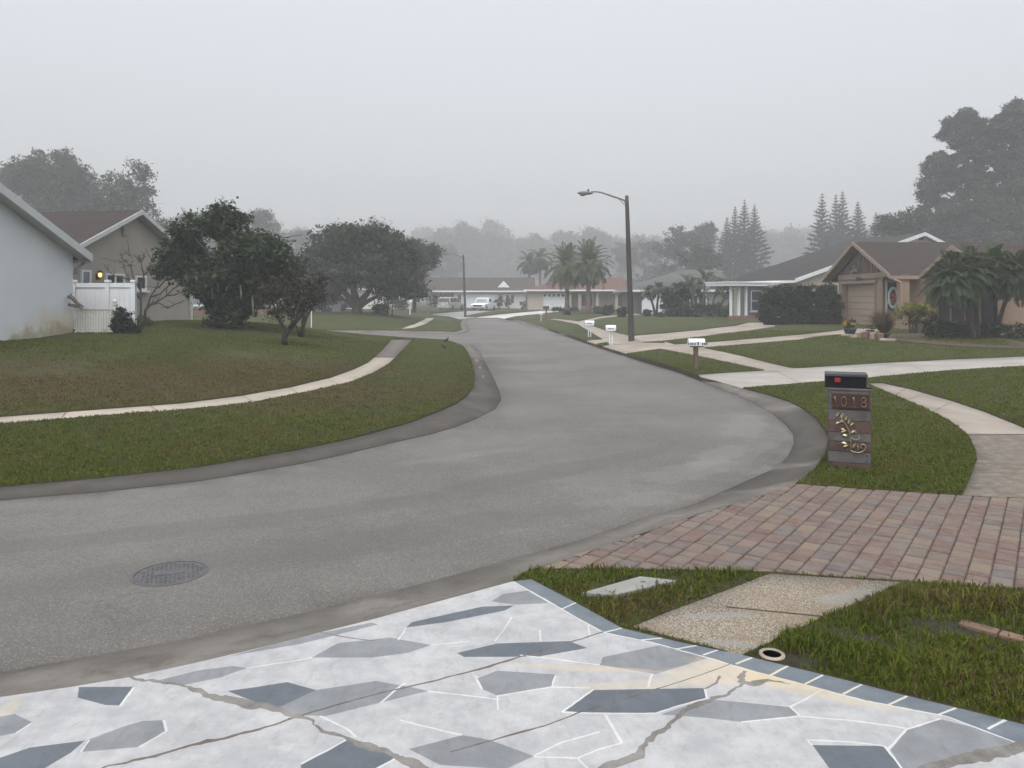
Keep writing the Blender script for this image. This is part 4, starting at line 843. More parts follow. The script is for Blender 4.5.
# ------------------------------------------------------------------ mailboxes
def brick_mailbox():
    x, y = G(849.5, 467.0, .12); z = T1(x, y)+.1; s = y/F
    t = thing('mailbox', 'black mailbox on plank-clad pillar numbered 1018 with gilded vine', 'mailbox', (x, y, z), math.radians(-21))
    t.scale = (.925, 1, 1)
    X = lambda px: (px-849.5)*s
    Zt = lambda py: (467.5-py)*s
    W0, W1 = X(828.6), X(870.4); Dp = .34; top = Zt(389.2)
    m = MB(); m.span((W0+.012,.012,-.08),(W1-.012,Dp-.012,top-.004)); m.build('core', 'plank_umber', t)
    rows = [(480,461.5,'plank_brown'),(461.3,450.4,'plank_grey'),(450.2,440.4,'plank_brown'),(440.2,431.4,'plank_grey'),(431.2,419.5,'plank_brown'),(419.3,408.2,'plank_grey'),(408.0,389.2,'plank_grey')]
    for a, b_, mt in rows:
        m = MB(); z0, z1 = max(Zt(a), -.08), Zt(b_); off = rng.uniform(-.002,.002)
        m.span((W0+off,-.012+abs(off),z0+.0015),(W1+off,.012,z1-.0015)); m.span((W0-.002,.0125,z0+.0015),(W0+.0115,Dp,z1-.0015)); m.span((W1-.0115,.0125,z0+.0015),(W1+.002,Dp,z1-.0015)); m.build('plank', mt, t, bevel=.003)
    m = MB(); m.span((W0-.012,-.018,top),(W1+.012,Dp+.01,top+.022)); m.build('cap', 'plank_grey', t, bevel=.003)
    m = MB(); m.span((X(831.8),-.03,Zt(407)),(X(869.2),-.0135,Zt(392.3))); pl = m.build('number_plaque', 'plank_umber', t, bevel=.002)
    # the digits 1 0 1 8 as bent metal rod
    def rod(parts, cx):
        mm_ = MB(); w_ = .030; h_ = .105; zc = Zt(400.2)-h_/2
        for pt in parts: mm_.tube([(X(cx)+u*w_, -.034, zc+v*h_) for u, v in pt], .0072, 6)
        return mm_
    circ = lambda cy, rx, ry, a0=0, a1=360, n=18: [(rx*math.cos(math.radians(a0+(a1-a0)*i/n)), cy+ry*math.sin(math.radians(a0+(a1-a0)*i/n))) for i in range(n+1)]
    one = [[(-.75,.74),(.05,1.0)], [(.05,1.02),(.05,0)], [(-.6,0),(.7,0)]]; zero = [circ(.5,.95,.5)]; eight = [circ(.74,.75,.25), circ(.25,.95,.25)]
    for cx, d in ((835.0,one),(843.8,zero),(853.6,one),(863.2,eight)): rod(d, cx).build('digit', 'copper_num', pl, smooth=True)
    # gilded vine
    vx = lambda u: X(780+u/5.4875); vz = lambda v: Zt(350+v/5.4875); yv = -.024
    m = MB(); stem = [(332,352),(345,380),(362,405),(378,435),(388,470),(390,500),(388,528),(384,540)]
    m.tube([(vx(u),yv,vz(v)) for u, v in stem], [.004,.006,.006,.006,.006,.006,.007,.005], 6)
    sp = [(384,540),(400,548),(425,552),(450,545),(466,530),(468,515),(460,505),(448,504),(441,512),(443,522),(451,526)]; m.tube([(vx(u),yv,vz(v)) for u, v in sp], .006, 6)
    for pts in ([(388,470),(405,480),(425,480),(436,470),(430,460)], [(345,385),(325,392),(308,402),(308,415),(320,420)]): m.tube([(vx(u),yv,vz(v)) for u, v in pts], .004, 5)
    m.build('vine_stem', 'brass', t, smooth=True)
    for u, v, a, L in [(318,350,60,30),(342,350,110,30),(362,370,60,26),(380,385,70,30),(395,400,40,28),(340,385,160,24),(318,395,20,26),(345,430,160,26),(402,440,30,30),(350,440,20,30),(355,462,170,28),(388,485,80,26),(352,505,170,30),(360,520,20,28),(408,515,60,30),(425,520,110,28),(412,440,140,20)]:
        m = MB(); c = Vector((vx(u),yv-.002,vz(v))); aa = math.radians(a); ux = Vector((math.cos(aa),0,math.sin(aa))); uy = Vector((-math.sin(aa),0,math.cos(aa))); k_ = L/5.4875*s/2*1.25; w_ = k_*.5
        out = [(-1,0),(-.4,.8),(.2,1),(1,0),(.2,-1),(-.4,-.8)]; vs = [c+ux*p*k_+uy*q_*w_+Vector((0,.007,0)) for p, q_ in out]+[c-ux*k_*.6-Vector((0,.004,0)), c+ux*k_*.7-Vector((0,.006,0))]
        m.add(vs, [(0,1,6),(1,2,7,6),(2,3,7),(3,4,7),(4,5,6,7),(5,0,6)]); m.build('vine_leaf', 'brass', t)
    for u, v in ((475,568),(472,600),(310,500),(320,518),(489,226),(284,232),(283,612)):
        m = MB(); m.tube([(vx(u),-.0135,vz(v)),(vx(u),-.02,vz(v))], [.009,.007], 8); m.build('bolt', 'plastic_dark', t)
    # the box: a long tin lying across the pillar with its door to the road
    bw0, bw1 = X(826.2), X(866.6); z0, z1 = top+.03, Zt(375.2); hh = z1-z0
    pr = [(0,0),(0,.98),(.01,1),(.25,1),(.26,.98),(.26,0)]
    m = MB(); m.prism([(bw0,.03+p,z0+q*hh) for p, q in pr], (bw1-bw0, 0, 0)); bx = m.build('box', 'box_black', t, bevel=.004)
    m = MB(); m.prism([(bw0-.012,.022+p*1.06,z0-.004+q*(hh+.012)) for p, q in pr], (.022, 0, 0)); m.build('box_door', 'box_black', bx, bevel=.003)
    m = MB(); m.span((bw0-.012,.010,z1-.004),(bw1+.012,.31,z1+.026)); m.build('lid', 'lid_grey', bx, bevel=.004)
    m = MB(); m.span((X(834.8),.008,z1-.075),(X(840.8),.0145,z1-.028)); m.span((X(838.6),.009,z1-.05),(X(862),.0135,z1-.039)); m.build('flag', 'red_flag', bx, bevel=.002) if 0 else None
    m = MB(); m.span((X(834.8),.010,z1-.070),(X(840.6),.0285,z1-.020)); m.build('flag', 'red_flag', bx, bevel=.002)
    m = MB(); m.span((X(828),.02,top+.022),(X(866),.30,top+.03)); m.span((X(865.5),.02,top+.022),(X(871.5),.1,top+.036)); m.build('base_plate', 'box_black', bx); return t
brick_mailbox()
def white_mailbox():
    b = base(695.8, 369.5, .1); s = b.y/F
    t = thing('mailbox', 'white mailbox with dark lettering on brown timber post', 'mailbox', b, 0, 'white mailboxes on posts by the road')
    h = (369.5-345.5)*s; w = 16*s
    m = MB(); m.box((0,0,h/2-.15), (.11,.11,h+.3)); m.build('post', 'wood_post', t, bevel=.008)
    bh = 7.4*s; pr = [(-.09,0),(-.09,.55*bh),(-.065,.82*bh),(0,bh),(.065,.82*bh),(.09,.55*bh),(.09,0)]
    m = MB(); m.prism([(-w/2+.02,p,h-.01+q) for p, q in pr], (w, 0, 0)); bx = m.build('box', 'white_paint', t, bevel=.008)
    m = MB(); m.prism([(-w/2+.012,p*1.08,h-.016+q*1.05) for p, q in pr], (.018, 0, 0)); m.build('box_door', 'white_paint', bx)
    for i, x in enumerate((-.30,-.24,-.19,-.13,-.05,.07,.12,.17)):
        m = MB(); m.box((x*w/.42+.09,-.093,h+bh*.24+(.012 if i == 4 else 0)), (.034,.006,.05 if i != 4 else .08)); m.build('lettering', 'plastic_dark', bx)
    m = MB(); m.box((.02,0,h-.025), (w*.8,.13,.03)); m.build('bracket', 'wood_post', t); return t
mbW = white_mailbox()
def twin_mailbox():
    b = base(610.8, 345.2, .1); s = b.y/F
    t = thing('mailbox', 'white mailbox on two thin white legs beside the tall dark lamp post', 'mailbox', b, 0, 'white mailboxes on posts by the road'); h = (345.2-330)*s; w = 10*s
    for dx in (-.045, .055): m = MB(); m.box((dx,0,h/2-.1), (.035,.035,h+.2)); m.build('leg', 'white_paint', t)
    bh = 5.2*s; pr = [(-.09,0),(-.09,.55*bh),(-.065,.82*bh),(0,bh),(.065,.82*bh),(.09,.55*bh),(.09,0)]
    m = MB(); m.prism([(-w/2,p,h-.01+q) for p, q in pr], (w, 0, 0)); bx = m.build('box', 'white_paint', t, bevel=.008)
    m = MB(); m.box((-.06,-.093,h+bh*.28), (.13,.005,.035)); m.box((.07,-.093,h+bh*.28), (.08,.005,.035)); m.build('lettering', 'galv', bx)
    m = MB(); m.box((0,0,h-.025), (w*.86,.2,.025)); m.build('bracket', 'white_paint', t); return t
mbT = twin_mailbox()
copy_thing(mbT, base(589.5, 337.5, .1), 'white mailbox standing on the strip just up the road from the lamp post', scale=(1.1,1,1.0))
b = base(541, 321.6, .1); mb3 = copy_thing(mbT, b, 'distant white mailbox beside a dark one near the date palms', scale=(.7,.9,.95))
def round_mailbox(px, py, label, box='plastic_dark', post='white_paint', sc_=1.):
    b = base(px, py, .1); t = thing('mailbox', label, 'mailbox', b, 0)
    m = MB(); m.box((0,0,.5), (.11,.11,1.15)); m.build('post', post, t); m = MB(); m.box((-.02,0,1.0), (.5,.09,.07)); m.build('arm', post, t)
    pr = [(-.09,0),(-.09,.1),(-.06,.17),(0,.2),(.06,.17),(.09,.1),(.09,0)]
    m = MB(); m.prism([(-.27,p,1.05+q) for p, q in pr], (.5, 0, 0)); m.build('box', box, t); t.scale = (sc_,)*3; return t
round_mailbox(546.3, 321.3, 'distant dark mailbox beside a white one near the date palms', 'plastic_dark', 'wood_post', .95)
lm = round_mailbox(410, 314.8, 'white post mailbox standing on the lawn near the spreading oak', 'white_paint', 'white_paint', 1.0); lm.scale = (.8,1,1.05)

# ------------------------------------------------------------------ street name signs, small fittings
def street_sign(px, py, H, label, pole, w=.62):
    b = base(px, py, .1); t = thing('street_sign', label, 'street sign', b, .0)
    m = MB(); m.tube([(0,0,-.2),(0,0,H)], .034, 8); m.build('pole', pole, t); m = MB(); m.box((0,-.01,H+.1), (w,.02,.17)); m.build('sign_blade', 'sign_green', t)
    m = MB(); m.box((0,0,H+.29), (.02,w*.8,.17)); m.build('sign_blade', 'sign_green', t); m = MB(); m.box((0,0,H), (.08,.05,.06)); m.build('bracket', 'galv', t); return t
street_sign(311.4, 328, 1.75, 'green street sign on pale pole behind the small rusty tree', 'white_paint'); street_sign(427.3, 316.5, 2.35, 'green street sign on grey pole near the silver van', 'galv')
mx, my = G(170.5, 573.2, 0.0); mz = T1(mx, my)
t = thing('manhole_cover', 'round grey iron manhole cover with grid pattern in the asphalt', 'manhole cover', (mx, my, mz), .4)
m = MB(); m.lathe([(.262,-.05),(.262,.004),(.243,.006),(.243,.001),(.0005,.001)], (0,0,0), 40)
m.build('rim', 'iron', t); m = MB(); m.lathe([(.236,-.03),(.236,.004),(.0005,.005)], (0,0,0), 36); 
for i in range(-7,8):
    for j in range(-7,8):
        if math.hypot(i,j) < 7.2 and not (abs(j) < 2 and abs(i) < 4): m.box((i*.030,j*.030,.005), (.017,.017,.005))
m.box((0,0,.0066), (.2,.085,.005)); m.build('cover', 'iron', t)
dx, dy = G(772, 655.5, .10); t = thing('drain_pipe', 'open round plastic drain pipe end at the corner of the grass', 'drain pipe', (dx, dy, T1(dx, dy)+.09), 0)
m = MB(); m.lathe([(.048,-.12),(.048,.022),(.066,.022),(.068,.0),(.066,-.12)], (0,0,0), 24, cap=False); m.build('rim', 'stone_pale', t, smooth=True); m = MB(); m.lathe([(.05,-.11),(.0005,-.11)], (0,0,.127), 20); m.build('bore_shade', 'rubber', t)  # flat black disc just below the rim stands for the shade inside the pipe
cpts = GP([(581,590.5),(640,574),(677,578),(616,592)], .14); cx, cy_ = np.mean(cpts, 0)
t = thing('utility_slab', 'pale square concrete utility slab set in the small grass triangle', 'concrete slab', (cx, cy_, T1(cx, cy_)+.112)); m = MB(); m.prism([(x-cx, y-cy_, -.1) for x, y in cpts], (0,0,.115)); m.build('lid', 'slab_grey', t, bevel=.006)
m = MB(); m.box((.1,.06,.017), (.03,.012,.006)); m.build('lift_hook', 'iron', t)
ep = [G(975,624,.13),(G(1060,646,.13))]; t = thing('brick_edging', 'worn reddish brick edging strip half sunk in the grass', 'brick edging', (ep[0][0], ep[0][1], T1(*ep[0])+.092), math.atan2(ep[1][1]-ep[0][1], ep[1][0]-ep[0][0]))
m = MB(); [m.box((.02+.2*i,rng.uniform(-.006,.006),rng.uniform(-.004,.004)), (.193,.08,.06), rz=rng.uniform(-.03,.03)) for i in range(6)]; m.build('brick', 'edge_brick', t, bevel=.008)

# two small birds on the corner of the lawn
def bird(px, py, rz, label):
    b = base(px, py, .13); t = thing('bird', label, 'bird', b, rz, 'birds on the corner lawn')
    bm_ = bpy.data.meshes.new('body'); pts = [(0,0,.14),(.05,0,.16),(.085,0,.205),(.105,0,.235),(.135,0,.23),(-.06,0,.12),(-.13,0,.10)]; bm_.from_pydata(pts, [(0,1),(1,2),(2,3),(3,4),(0,5),(5,6)], [])
    o = bpy.data.objects.new('body', bm_); COL.objects.link(o); o.parent = t; mo = o.modifiers.new('Skin', 'SKIN'); bm_.materials.append(M['bird_brown'])
    for v, r in zip(bm_.skin_vertices[0].data, (.055,.05,.03,.03,.006,.04,.016)): v.radius = (r, r)
    bm_.skin_vertices[0].data[0].use_root = True; o.modifiers.new('Sub', 'SUBSURF').render_levels = 2
    for s_ in (-.022, .022): m = MB(); m.tube([(0,s_,.11),(.005,s_,.05),(0,s_,0),(.03,s_,0)], .006, 5); m.build('leg', 'wood_post', t)
    return t
bird(446, 343.5, .5, 'small brown bird on the corner lawn, farther of the pair'); bird(444.6, 350.5, 2.6, 'small brown bird on the corner lawn, nearer of the pair')

# ------------------------------------------------------------------ vehicles
def wheel(t, x, y, r, w):
    m = MB(); m.lathe([(r*.62,-w/2),(r*.93,-w/2),(r,-w/2+.03),(r,w/2-.03),(r*.93,w/2),(r*.62,w/2)], (0,0,0), 20)
    R = Matrix.Rotation(pi/2, 3, 'X'); m.v = [tuple(R@Vector(p)+Vector((x,y,r))) for p in m.v]; wo = m.build('wheel', 'rubber', t)
    q = MB(); q.lathe([(.03,-w/2-.004),(r*.3,-w/2+.0),(r*.63,-w/2+.015),(r*.63,w/2-.015),(r*.3,w/2),(.03,w/2+.004)], (0,0,0), 20); q.v = [tuple(R@Vector(p)+Vector((x,y,r))) for p in q.v]; q.build('rim', 'galv', wo)
def arch(x, r, z0, n=7): return [(x+r*math.cos(pi*i/n), z0+max(0, r*math.sin(pi*i/n))) for i in range(n+1)]
def car(name, label, cat, loc, rz, L, W, body, cabin, belt, roof, paint, wx, wr=.33, tuck=.14, windows=(), glassm='car_glass'):
    """body: side outline below the belt line, nose to +x; cabin: (x, z) outline of the upper part"""
    t = thing(name, label, cat, loc, rz); m = MB(); m.prism([(x,-W/2,z) for x, z in body], (0, W, 0)); bo = m.build('body', paint, t, bevel=.05)
    n = len(cabin); m = MB(); f = lambda z: tuck*(z-belt)/(roof-belt)
    m.add([(x,-W/2+.03+f(z),z) for x, z in cabin]+[(x,W/2-.03-f(z),z) for x, z in cabin], [tuple(range(n))[::-1], tuple(range(n,2*n))]+[(i,(i+1) % n,n+(i+1) % n,n+i) for i in range(n)]); m.build('cabin', paint, t, bevel=.04)
    for quad in windows:     # side windows on both sides
        for s_ in (-1, 1):
            m = MB(); y = lambda z: s_*(W/2-.03-f(z)+.006); a = [(x,y(z),z) for x, z in quad]; m.prism(a, (0, -s_*.02, 0)); m.build('side_window', glassm, t)
    for x in wx:
        for s_ in (-1, 1): wheel(t, x, s_*(W/2-.11), wr, .22)
    return t, f
def end_glass(t, x0, z0, x1, z1, W, f, mat, name):
    d = Vector((z1-z0, 0, x0-x1)); d = d.normalized()*.012*(1 if (x1 < x0) == (name != 'rear_window') else -1) if False else Vector((0,0,0))
    sgn = 1 if name == 'windscreen' else -1; nrm = Vector((abs(z1-z0)*sgn, 0, abs(x1-x0))).normalized()*.012
    a = [(x0,-W/2+.1+f(z0),z0),(x0,W/2-.1-f(z0),z0),(x1,W/2-.12-f(z1),z1),(x1,-W/2+.12+f(z1),z1)]; a = [Vector(p)-nrm*.8 for p in a]; m = MB(); m.prism(a, nrm*1.8); return m.build(name, mat, t)
# silver-green van seen from behind
gx, gy = ((451-CX)/F*98.5, 98.5); W = 1.82
body = [(-2.3,.45)]+[(-2.3,.95),(-2.22,1.02),(1.25,1.0),(2.15,.82),(2.3,.6),(2.28,.3)]+arch(1.42,.38,.28)[::1]+arch(-1.42,.38,.28)+[(-2.25,.28)]
cabin = [(-2.22,1.0),(-2.0,1.62),(-1.85,1.68),(-.2,1.70),(.35,1.62),(1.3,1.0)]
van, f = car('parked_van', 'silver-green minivan parked on the grey driveway, seen from behind', 'minivan', (gx, gy, T1(gx, gy)+.06), math.radians(90-20), 4.6, W, body, cabin, 1.0, 1.7, 'paint_silver', (1.42,-1.42), .33, .14,
  [[(-1.95,1.05),(-1.85,1.55),(-1.1,1.58),(-1.1,1.05)], [(-1.02,1.05),(-1.02,1.58),(-.05,1.58),(-.05,1.05)], [(.03,1.05),(.03,1.57),(.4,1.5),(1.05,1.05)]])
end_glass(van, -2.2, 1.08, -2.04, 1.55, W, f, 'car_glass', 'rear_window')
for s_ in (-1, 1): m = MB(); m.box((-2.28,s_*.78,.95), (.1,.2,.34)); m.build('tail_light', 'tail_red', van, bevel=.03)
m = MB(); m.box((-2.33,0,.45), (.12,1.74,.26)); m.build('bumper', 'paint_silver', van, bevel=.05); m = MB(); m.box((-2.315,0,.8), (.02,.36,.16)); m.build('licence_plate', 'white_paint', van)
# white pickup facing the street
gx, gy = ((484-CX)/F*99.0, 99.0); W = 1.86
body = [(-2.6,.45),(-2.6,1.08),(-.55,1.08),(-.5,1.05),(1.05,1.05),(2.45,.98),(2.6,.86),(2.62,.4)]+arch(1.68,.41,.36)+arch(-1.6,.41,.36)+[(-2.55,.36)]
cabin = [(-.75,1.02),(-.62,1.70),(-.5,1.75),(.35,1.75),(.5,1.70),(1.15,1.03)]
pk, f = car('pickup_truck', 'white pickup truck parked nose to the street by the white house', 'pickup truck', (gx, gy, T1(gx, gy)+.08), math.radians(-90-16), 5.2, W, body, cabin, 1.03, 1.75, 'paint_white', (1.68,-1.6), .37, .13,
  [[(-.6,1.1),(-.53,1.62),(.25,1.62),(.25,1.1)], [(.3,1.1),(.3,1.6),(.42,1.58),(.85,1.1)]])
end_glass(pk, 1.08, 1.10, .54, 1.66, W, f, 'glass_pale', 'windscreen')
m = MB(); m.box((2.6,0,.74), (.06,1.2,.22)); [m.box((2.64,0,.66+.06*i), (.02,1.15,.015)) for i in range(4)]; m.build('grille', 'plastic_dark', pk); m = MB(); m.box((2.66,0,.46), (.14,1.8,.2)); m.build('bumper', 'galv', pk, bevel=.04)
for s_ in (-1, 1):
    m = MB(); m.box((2.58,s_*.75,.76), (.08,.28,.2)); m.build('headlight', 'lamp_clear', pk, bevel=.03); m = MB(); m.box((.7,s_*1.02,1.18), (.1,.18,.14)); m.build('wing_mirror', 'paint_white', pk, bevel=.03)
m = MB(); m.span((-2.45,-.8,1.0),(-.8,.8,1.09)); m.build('load_bed', 'plastic_dark', pk)
# dark car with a misted windscreen under the oak
gx, gy = G(343.5, 310.5, .1); W = 1.78
body = [(-2.2,.4),(-2.2,.9),(-1.9,.98),(1.0,.95),(2.1,.78),(2.25,.5),(2.2,.26)]+arch(1.4,.37,.26)+arch(-1.35,.37,.26)+[(-2.1,.26)]
cabin = [(-1.75,.95),(-1.0,1.40),(-.6,1.44),(.0,1.43),(.95,.95)]
dc_, f = car('parked_car', 'dark car with misted pale windows under the spreading oak', 'car', (gx, gy, T1(gx, gy)+.1), math.radians(-105), 4.4, W, body, cabin, .95, 1.44, 'paint_dark', (1.4,-1.35), .32, .16,
  [[(-1.3,1.0),(-.95,1.33),(-.4,1.36),(-.4,1.0)], [(-.33,1.0),(-.33,1.36),(.02,1.35),(.7,1.0)]], 'foggy_glass')
end_glass(dc_, .92, 1.0, .08, 1.38, W, f, 'foggy_glass', 'windscreen'); end_glass(dc_, -1.7, 1.0, -1.05, 1.37, W, f, 'foggy_glass', 'rear_window')
for s_ in (-1, 1): m = MB(); m.box((2.17,s_*.66,.66), (.1,.3,.14)); m.build('headlight', 'lamp_clear', dc_, bevel=.03)

# ------------------------------------------------------------------ plants
def leaf_quads(C, size, r, up=.25, aspect=.5, droop=0., dirs=None):
    """one folded leaf (two triangles meeting at the midrib) for every point of C"""
    n = len(C); nrm = r.normal(size=(n, 3)); nrm[:, 2] = np.abs(nrm[:, 2])+up; nrm /= np.linalg.norm(nrm, axis=1)[:, None]
    a = r.normal(size=(n, 3)) if dirs is None else dirs+r.normal(0, .35, (n, 3)); a[:, 2] -= droop; a -= nrm*(a*nrm).sum(1)[:, None]; a /= np.linalg.norm(a, axis=1)[:, None]+1e-9
    b = np.cross(nrm, a); s = (size*(.55+.9*r.random(n)))[:, None]
    V = np.stack([C-a*s*.5, C+b*s*aspect*.5-a*s*.05+nrm*s*.08, C+a*s*.5, C-b*s*aspect*.5-a*s*.05+nrm*s*.08], 1).reshape(-1, 3)
    o = np.arange(n)*4; return V, np.c_[o, o+1, o+2, o+3]
def clump_points(ells, per, r, sub=.38, n_sub=14, shell=.75):
    """points in small tufts spread through the ellipsoids' outer volume: lets the sky show between tufts"""
    P = []
    for cx, cy, cz, rx, ry, rz in ells:
        k = max(5, int(n_sub*(rx*ry*rz)**.42/ .6)); d = r.normal(size=(k, 3)); d /= np.linalg.norm(d, axis=1)[:, None]
        rad = r.random(k)**(1-shell+.05)
        c = np.c_[cx+d[:, 0]*rx*rad, cy+d[:, 1]*ry*rad, cz+d[:, 2]*rz*rad]
        ss = sub*(.6+.8*r.random(k))
        q = r.normal(size=(k*per, 3))*np.repeat(ss, per)[:, None]*[.5,.5,.36]; P.append(np.repeat(c, per, 0)+q)
    return np.vstack(P)
def limb_paths(m, root, ells, r, r0, split=.45, wig=.12, k=7, tip=.02):
    root = Vector(root)
    for cx, cy, cz, rx, ry, rz in ells:
        e = Vector((cx, cy, cz)); mid = root.lerp(e, split)+Vector((r.normal()*wig, r.normal()*wig, abs(r.normal())*wig*.5)); q = root.lerp(mid, .5)+Vector((r.normal(), r.normal(), .3))*wig*.5; mid2 = mid.lerp(e, .5)+Vector((r.normal()*wig, r.normal()*wig, wig))
        m.tube([root, q, mid, mid2, e], [r0, r0*.8, r0*.6, r0*.38, tip], k, cap=False)
        for _ in range(3):
            t2 = e+Vector((r.normal()*rx*.6, r.normal()*ry*.6, r.normal()*rz*.5)); m.tube([mid2, mid2.lerp(t2, .55)+Vector((0,0,.05)), t2], [r0*.3, r0*.18, tip*.5], 5, cap=False)
def crown_mesh(name, C, size, mat, parent, seed, **kw):
    r = np.random.default_rng(seed); V, Q = leaf_quads(C, size, r, **kw); return raw_mesh(name, V, Q, mat, parent)
def tree(name, label, cat, loc, trunks, ells, leafm, barkm, seed, size=.16, per=60, sub=.36, n_sub=14, fork=.4, r0=.12, group=None, shell=.75, limb=.5, wig=.15, rz=0., droop=0., tall=None):
    r = np.random.default_rng(seed); t = thing(name, label, cat, loc, rz, group); m = MB()
    for pts, rad in trunks: m.tube(pts, rad, 9)
    tops = [Vector(p[-1]) for p, _ in trunks]
    for e in ells:
        c = Vector(e[:3]); tp = min(tops, key=lambda q: (q-c).length); limb_paths(m, tp, [e], r, r0*limb, wig=wig)
    m.build('trunk', barkm, t, smooth=True); C = clump_points(ells, per, r, sub, n_sub, shell)
    crown_mesh('crown', C, size, leafm, t, seed+1, droop=droop); return t
def px_ells(lst, o, Y): # crown lobes seen in the photograph: (column, row, radius across, radius up, depth offset, radius in depth)
    out = []
    for px, py, rw, rh, dy, rd in lst:
        p = P3(px, py, Y+dy); s = (Y+dy)/F; out.append((p.x-o.x, p.y-o.y, p.z-o.z, rw*s, rd, rh*s))
    return out
# the big dark tree before the beige house
o = base(228, 328.5, .1); Y = o.y
L = [(190,232,24,14,0,.8),(183,250,22,16,.3,.8),(176,268,20,14,-.2,.7),(196,268,15,11,.4,.7),(232,222,24,17,.2,.9),(226,234,14,11,.6,.7),(248,245,30,17,0,1.1),(268,252,24,16,-.4,.9),(282,268,18,16,.2,.8),(240,270,30,20,0,1.2),(205,283,22,15,-.3,.8),(262,285,26,18,.1,1.0),(288,288,13,16,0,.6),
     (228,296,26,17,.2,1.0),(250,302,18,12,.3,.7),(212,300,14,12,.4,.7),(232,312,17,13,0,.6),(222,320,13,9,.1,.5)]
E = px_ells(L, o, Y)
tr = []
for px, py, r_ in [(200,285,.10),(215,275,.13),(232,270,.15),(250,280,.12),(262,290,.09),(226,296,.12)]:
    q = P3(px, py, Y)-o; b0 = Vector(((px-228)/60*.25, rng.uniform(-.15,.15), -.2)); tr.append(([b0, b0.lerp(q,.35)+Vector((0,0,.1)), b0.lerp(q,.7), q], [r_*1.25, r_*1.1, r_*.8, r_*.5]))
bt = tree('broadleaf_tree', 'large dense dark green tree on the lawn beside the beige house', 'tree', o, tr, E, 'leaf_dark', 'bark_dark', 3, size=.15, per=90, sub=.30, n_sub=20, r0=.13, shell=.62)
m = MB()
for px, y0, y1 in [(204,278,291),(211,280,296),(217,281,293),(252,296,313),(265,300,322),(186,275,284),(240,285,300),(196,276,287)]:
    a, b_ = P3(px, y0, Y-.7)-o, P3(px+1, y1, Y-.7)-o; m.tube([a, a.lerp(b_,.5)+Vector((.02,0,0)), b_], [.02,.035,.008], 5)
m.build('hanging_moss', 'moss', bt)
# two small rusty crape myrtle like trees
for (px, py), Ls, lab, sd in [((285,345.5), [(282,290,16,14,0,.6),(300,300,15,13,.1,.5),(270,298,9,9,0,.4),(290,310,12,8,.2,.4),(278,312,8,6,0,.3),(312,292,10,12,.2,.4)], 'small rusty-leaved tree with forked bare stems on the lawn, nearer of two', 31),
     ((301.5,337.8), [(306,282,13,12,0,.5),(316,298,9,10,.1,.4),(300,294,10,10,.2,.4),(320,285,7,9,0,.3)], 'small rusty-leaved tree close behind the one with forked stems', 37)]:
    o = base(px, py, .1); Y = o.y; E = px_ells(Ls, o, Y); s = Y/F
    if sd == 31: st = [[(285,345),(284,338),(286,331),(279,320),(275,308),(272,299)],[(285,340),(288,330),(292,322),(291,310),(290,300)],[(287,333),(294,325),(303,314),(312,306),(318,298)],[(290,328),(297,318),(298,306),(302,298)]]
    else: st = [[(301.5,338),(303,325),(304,312),(306,296)],[(300.5,338),(297,327),(293,320)],[(303,328),(307,316),(314,305),(318,296)]]
    tk = []
    for i, pts in enumerate(st): q = [P3(x, y, Y+.06*((i*7) % 3-1)*j/2)-o for j, (x, y) in enumerate(pts)]; tk.append((q, list(np.linspace(.085 if i == 0 else .05, .018, len(q)))))
    tree('crape_tree', lab, 'tree', o, tk, E, 'leaf_rusty', 'bark_dark', sd, size=.095, per=48, sub=.24, n_sub=21, r0=.06, group='small rusty-leaved trees on the lawn', shell=.7, wig=.08)
# bare frangipani-like tree by the beige house wall
o = base(141, 324, .1); Y = 26.3; o.y = Y; o.x = (141-CX)*Y/F; o.z = T1(o.x, o.y)+.05
t = thing('bare_tree', 'leafless crooked tree against the beige house wall', 'tree', o); m = MB(); rb = np.random.default_rng(8)
segs = [[(141,326),(141,312),(141,300),(140,290),(143,275),(141,262),(143,256)],[(143,324),(146,310),(152,304),(158,302),(165,296),(172,288),(182,283),(186,288)],[(152,304),(160,303),(168,308),(175,305),(180,302)],[(146,310),(150,297),(157,288),(160,278),(158,268),(152,262)],
  [(141,300),(135,290),(128,280),(124,268),(121,258)],[(140,290),(133,276),(131,266),(124,261),(117,262)],[(157,288),(166,280),(172,272),(178,270)],[(143,275),(150,270),(151,260),(148,255)],[(160,278),(168,270),(167,262)],[(165,296),(175,294),(184,292)],[(128,280),(120,276),(114,275),(108,272)],[(141,262),(136,257),(130,256)],[(158,268),(163,262),(161,257)],[(166,280),(176,279),(181,276)],[(150,297),(160,294),(170,284),(176,281)]]
for i, sg in enumerate(segs):
    dy = rb.uniform(-.5,.4); q = [P3(x+rb.normal()*.6, y+rb.normal()*.6, Y+dy*j/len(sg))-o for j, (x, y) in enumerate(sg)]; m.tube(q, list(np.linspace(.048 if i < 2 else .032, .012, len(q))), 6)
    for j in range(2, len(q)):
        for _ in range(2): e = q[j]+Vector((rb.normal()*.16, rb.normal()*.16, abs(rb.normal())*.16)); m.tube([q[j], q[j].lerp(e,.6)+Vector((0,0,.02)), e], [.012,.010,.006], 5)
m.build('trunk', 'bark', t, smooth=True); C = clump_points([(-.55,0,P3(124,266,Y).z-o.z,.35,.3,.25),(-.2,0,P3(136,258,Y).z-o.z,.3,.3,.15)], 5, rb, .15, 10); crown_mesh('leaf', C, .1, 'leaf_oak', t, 5)
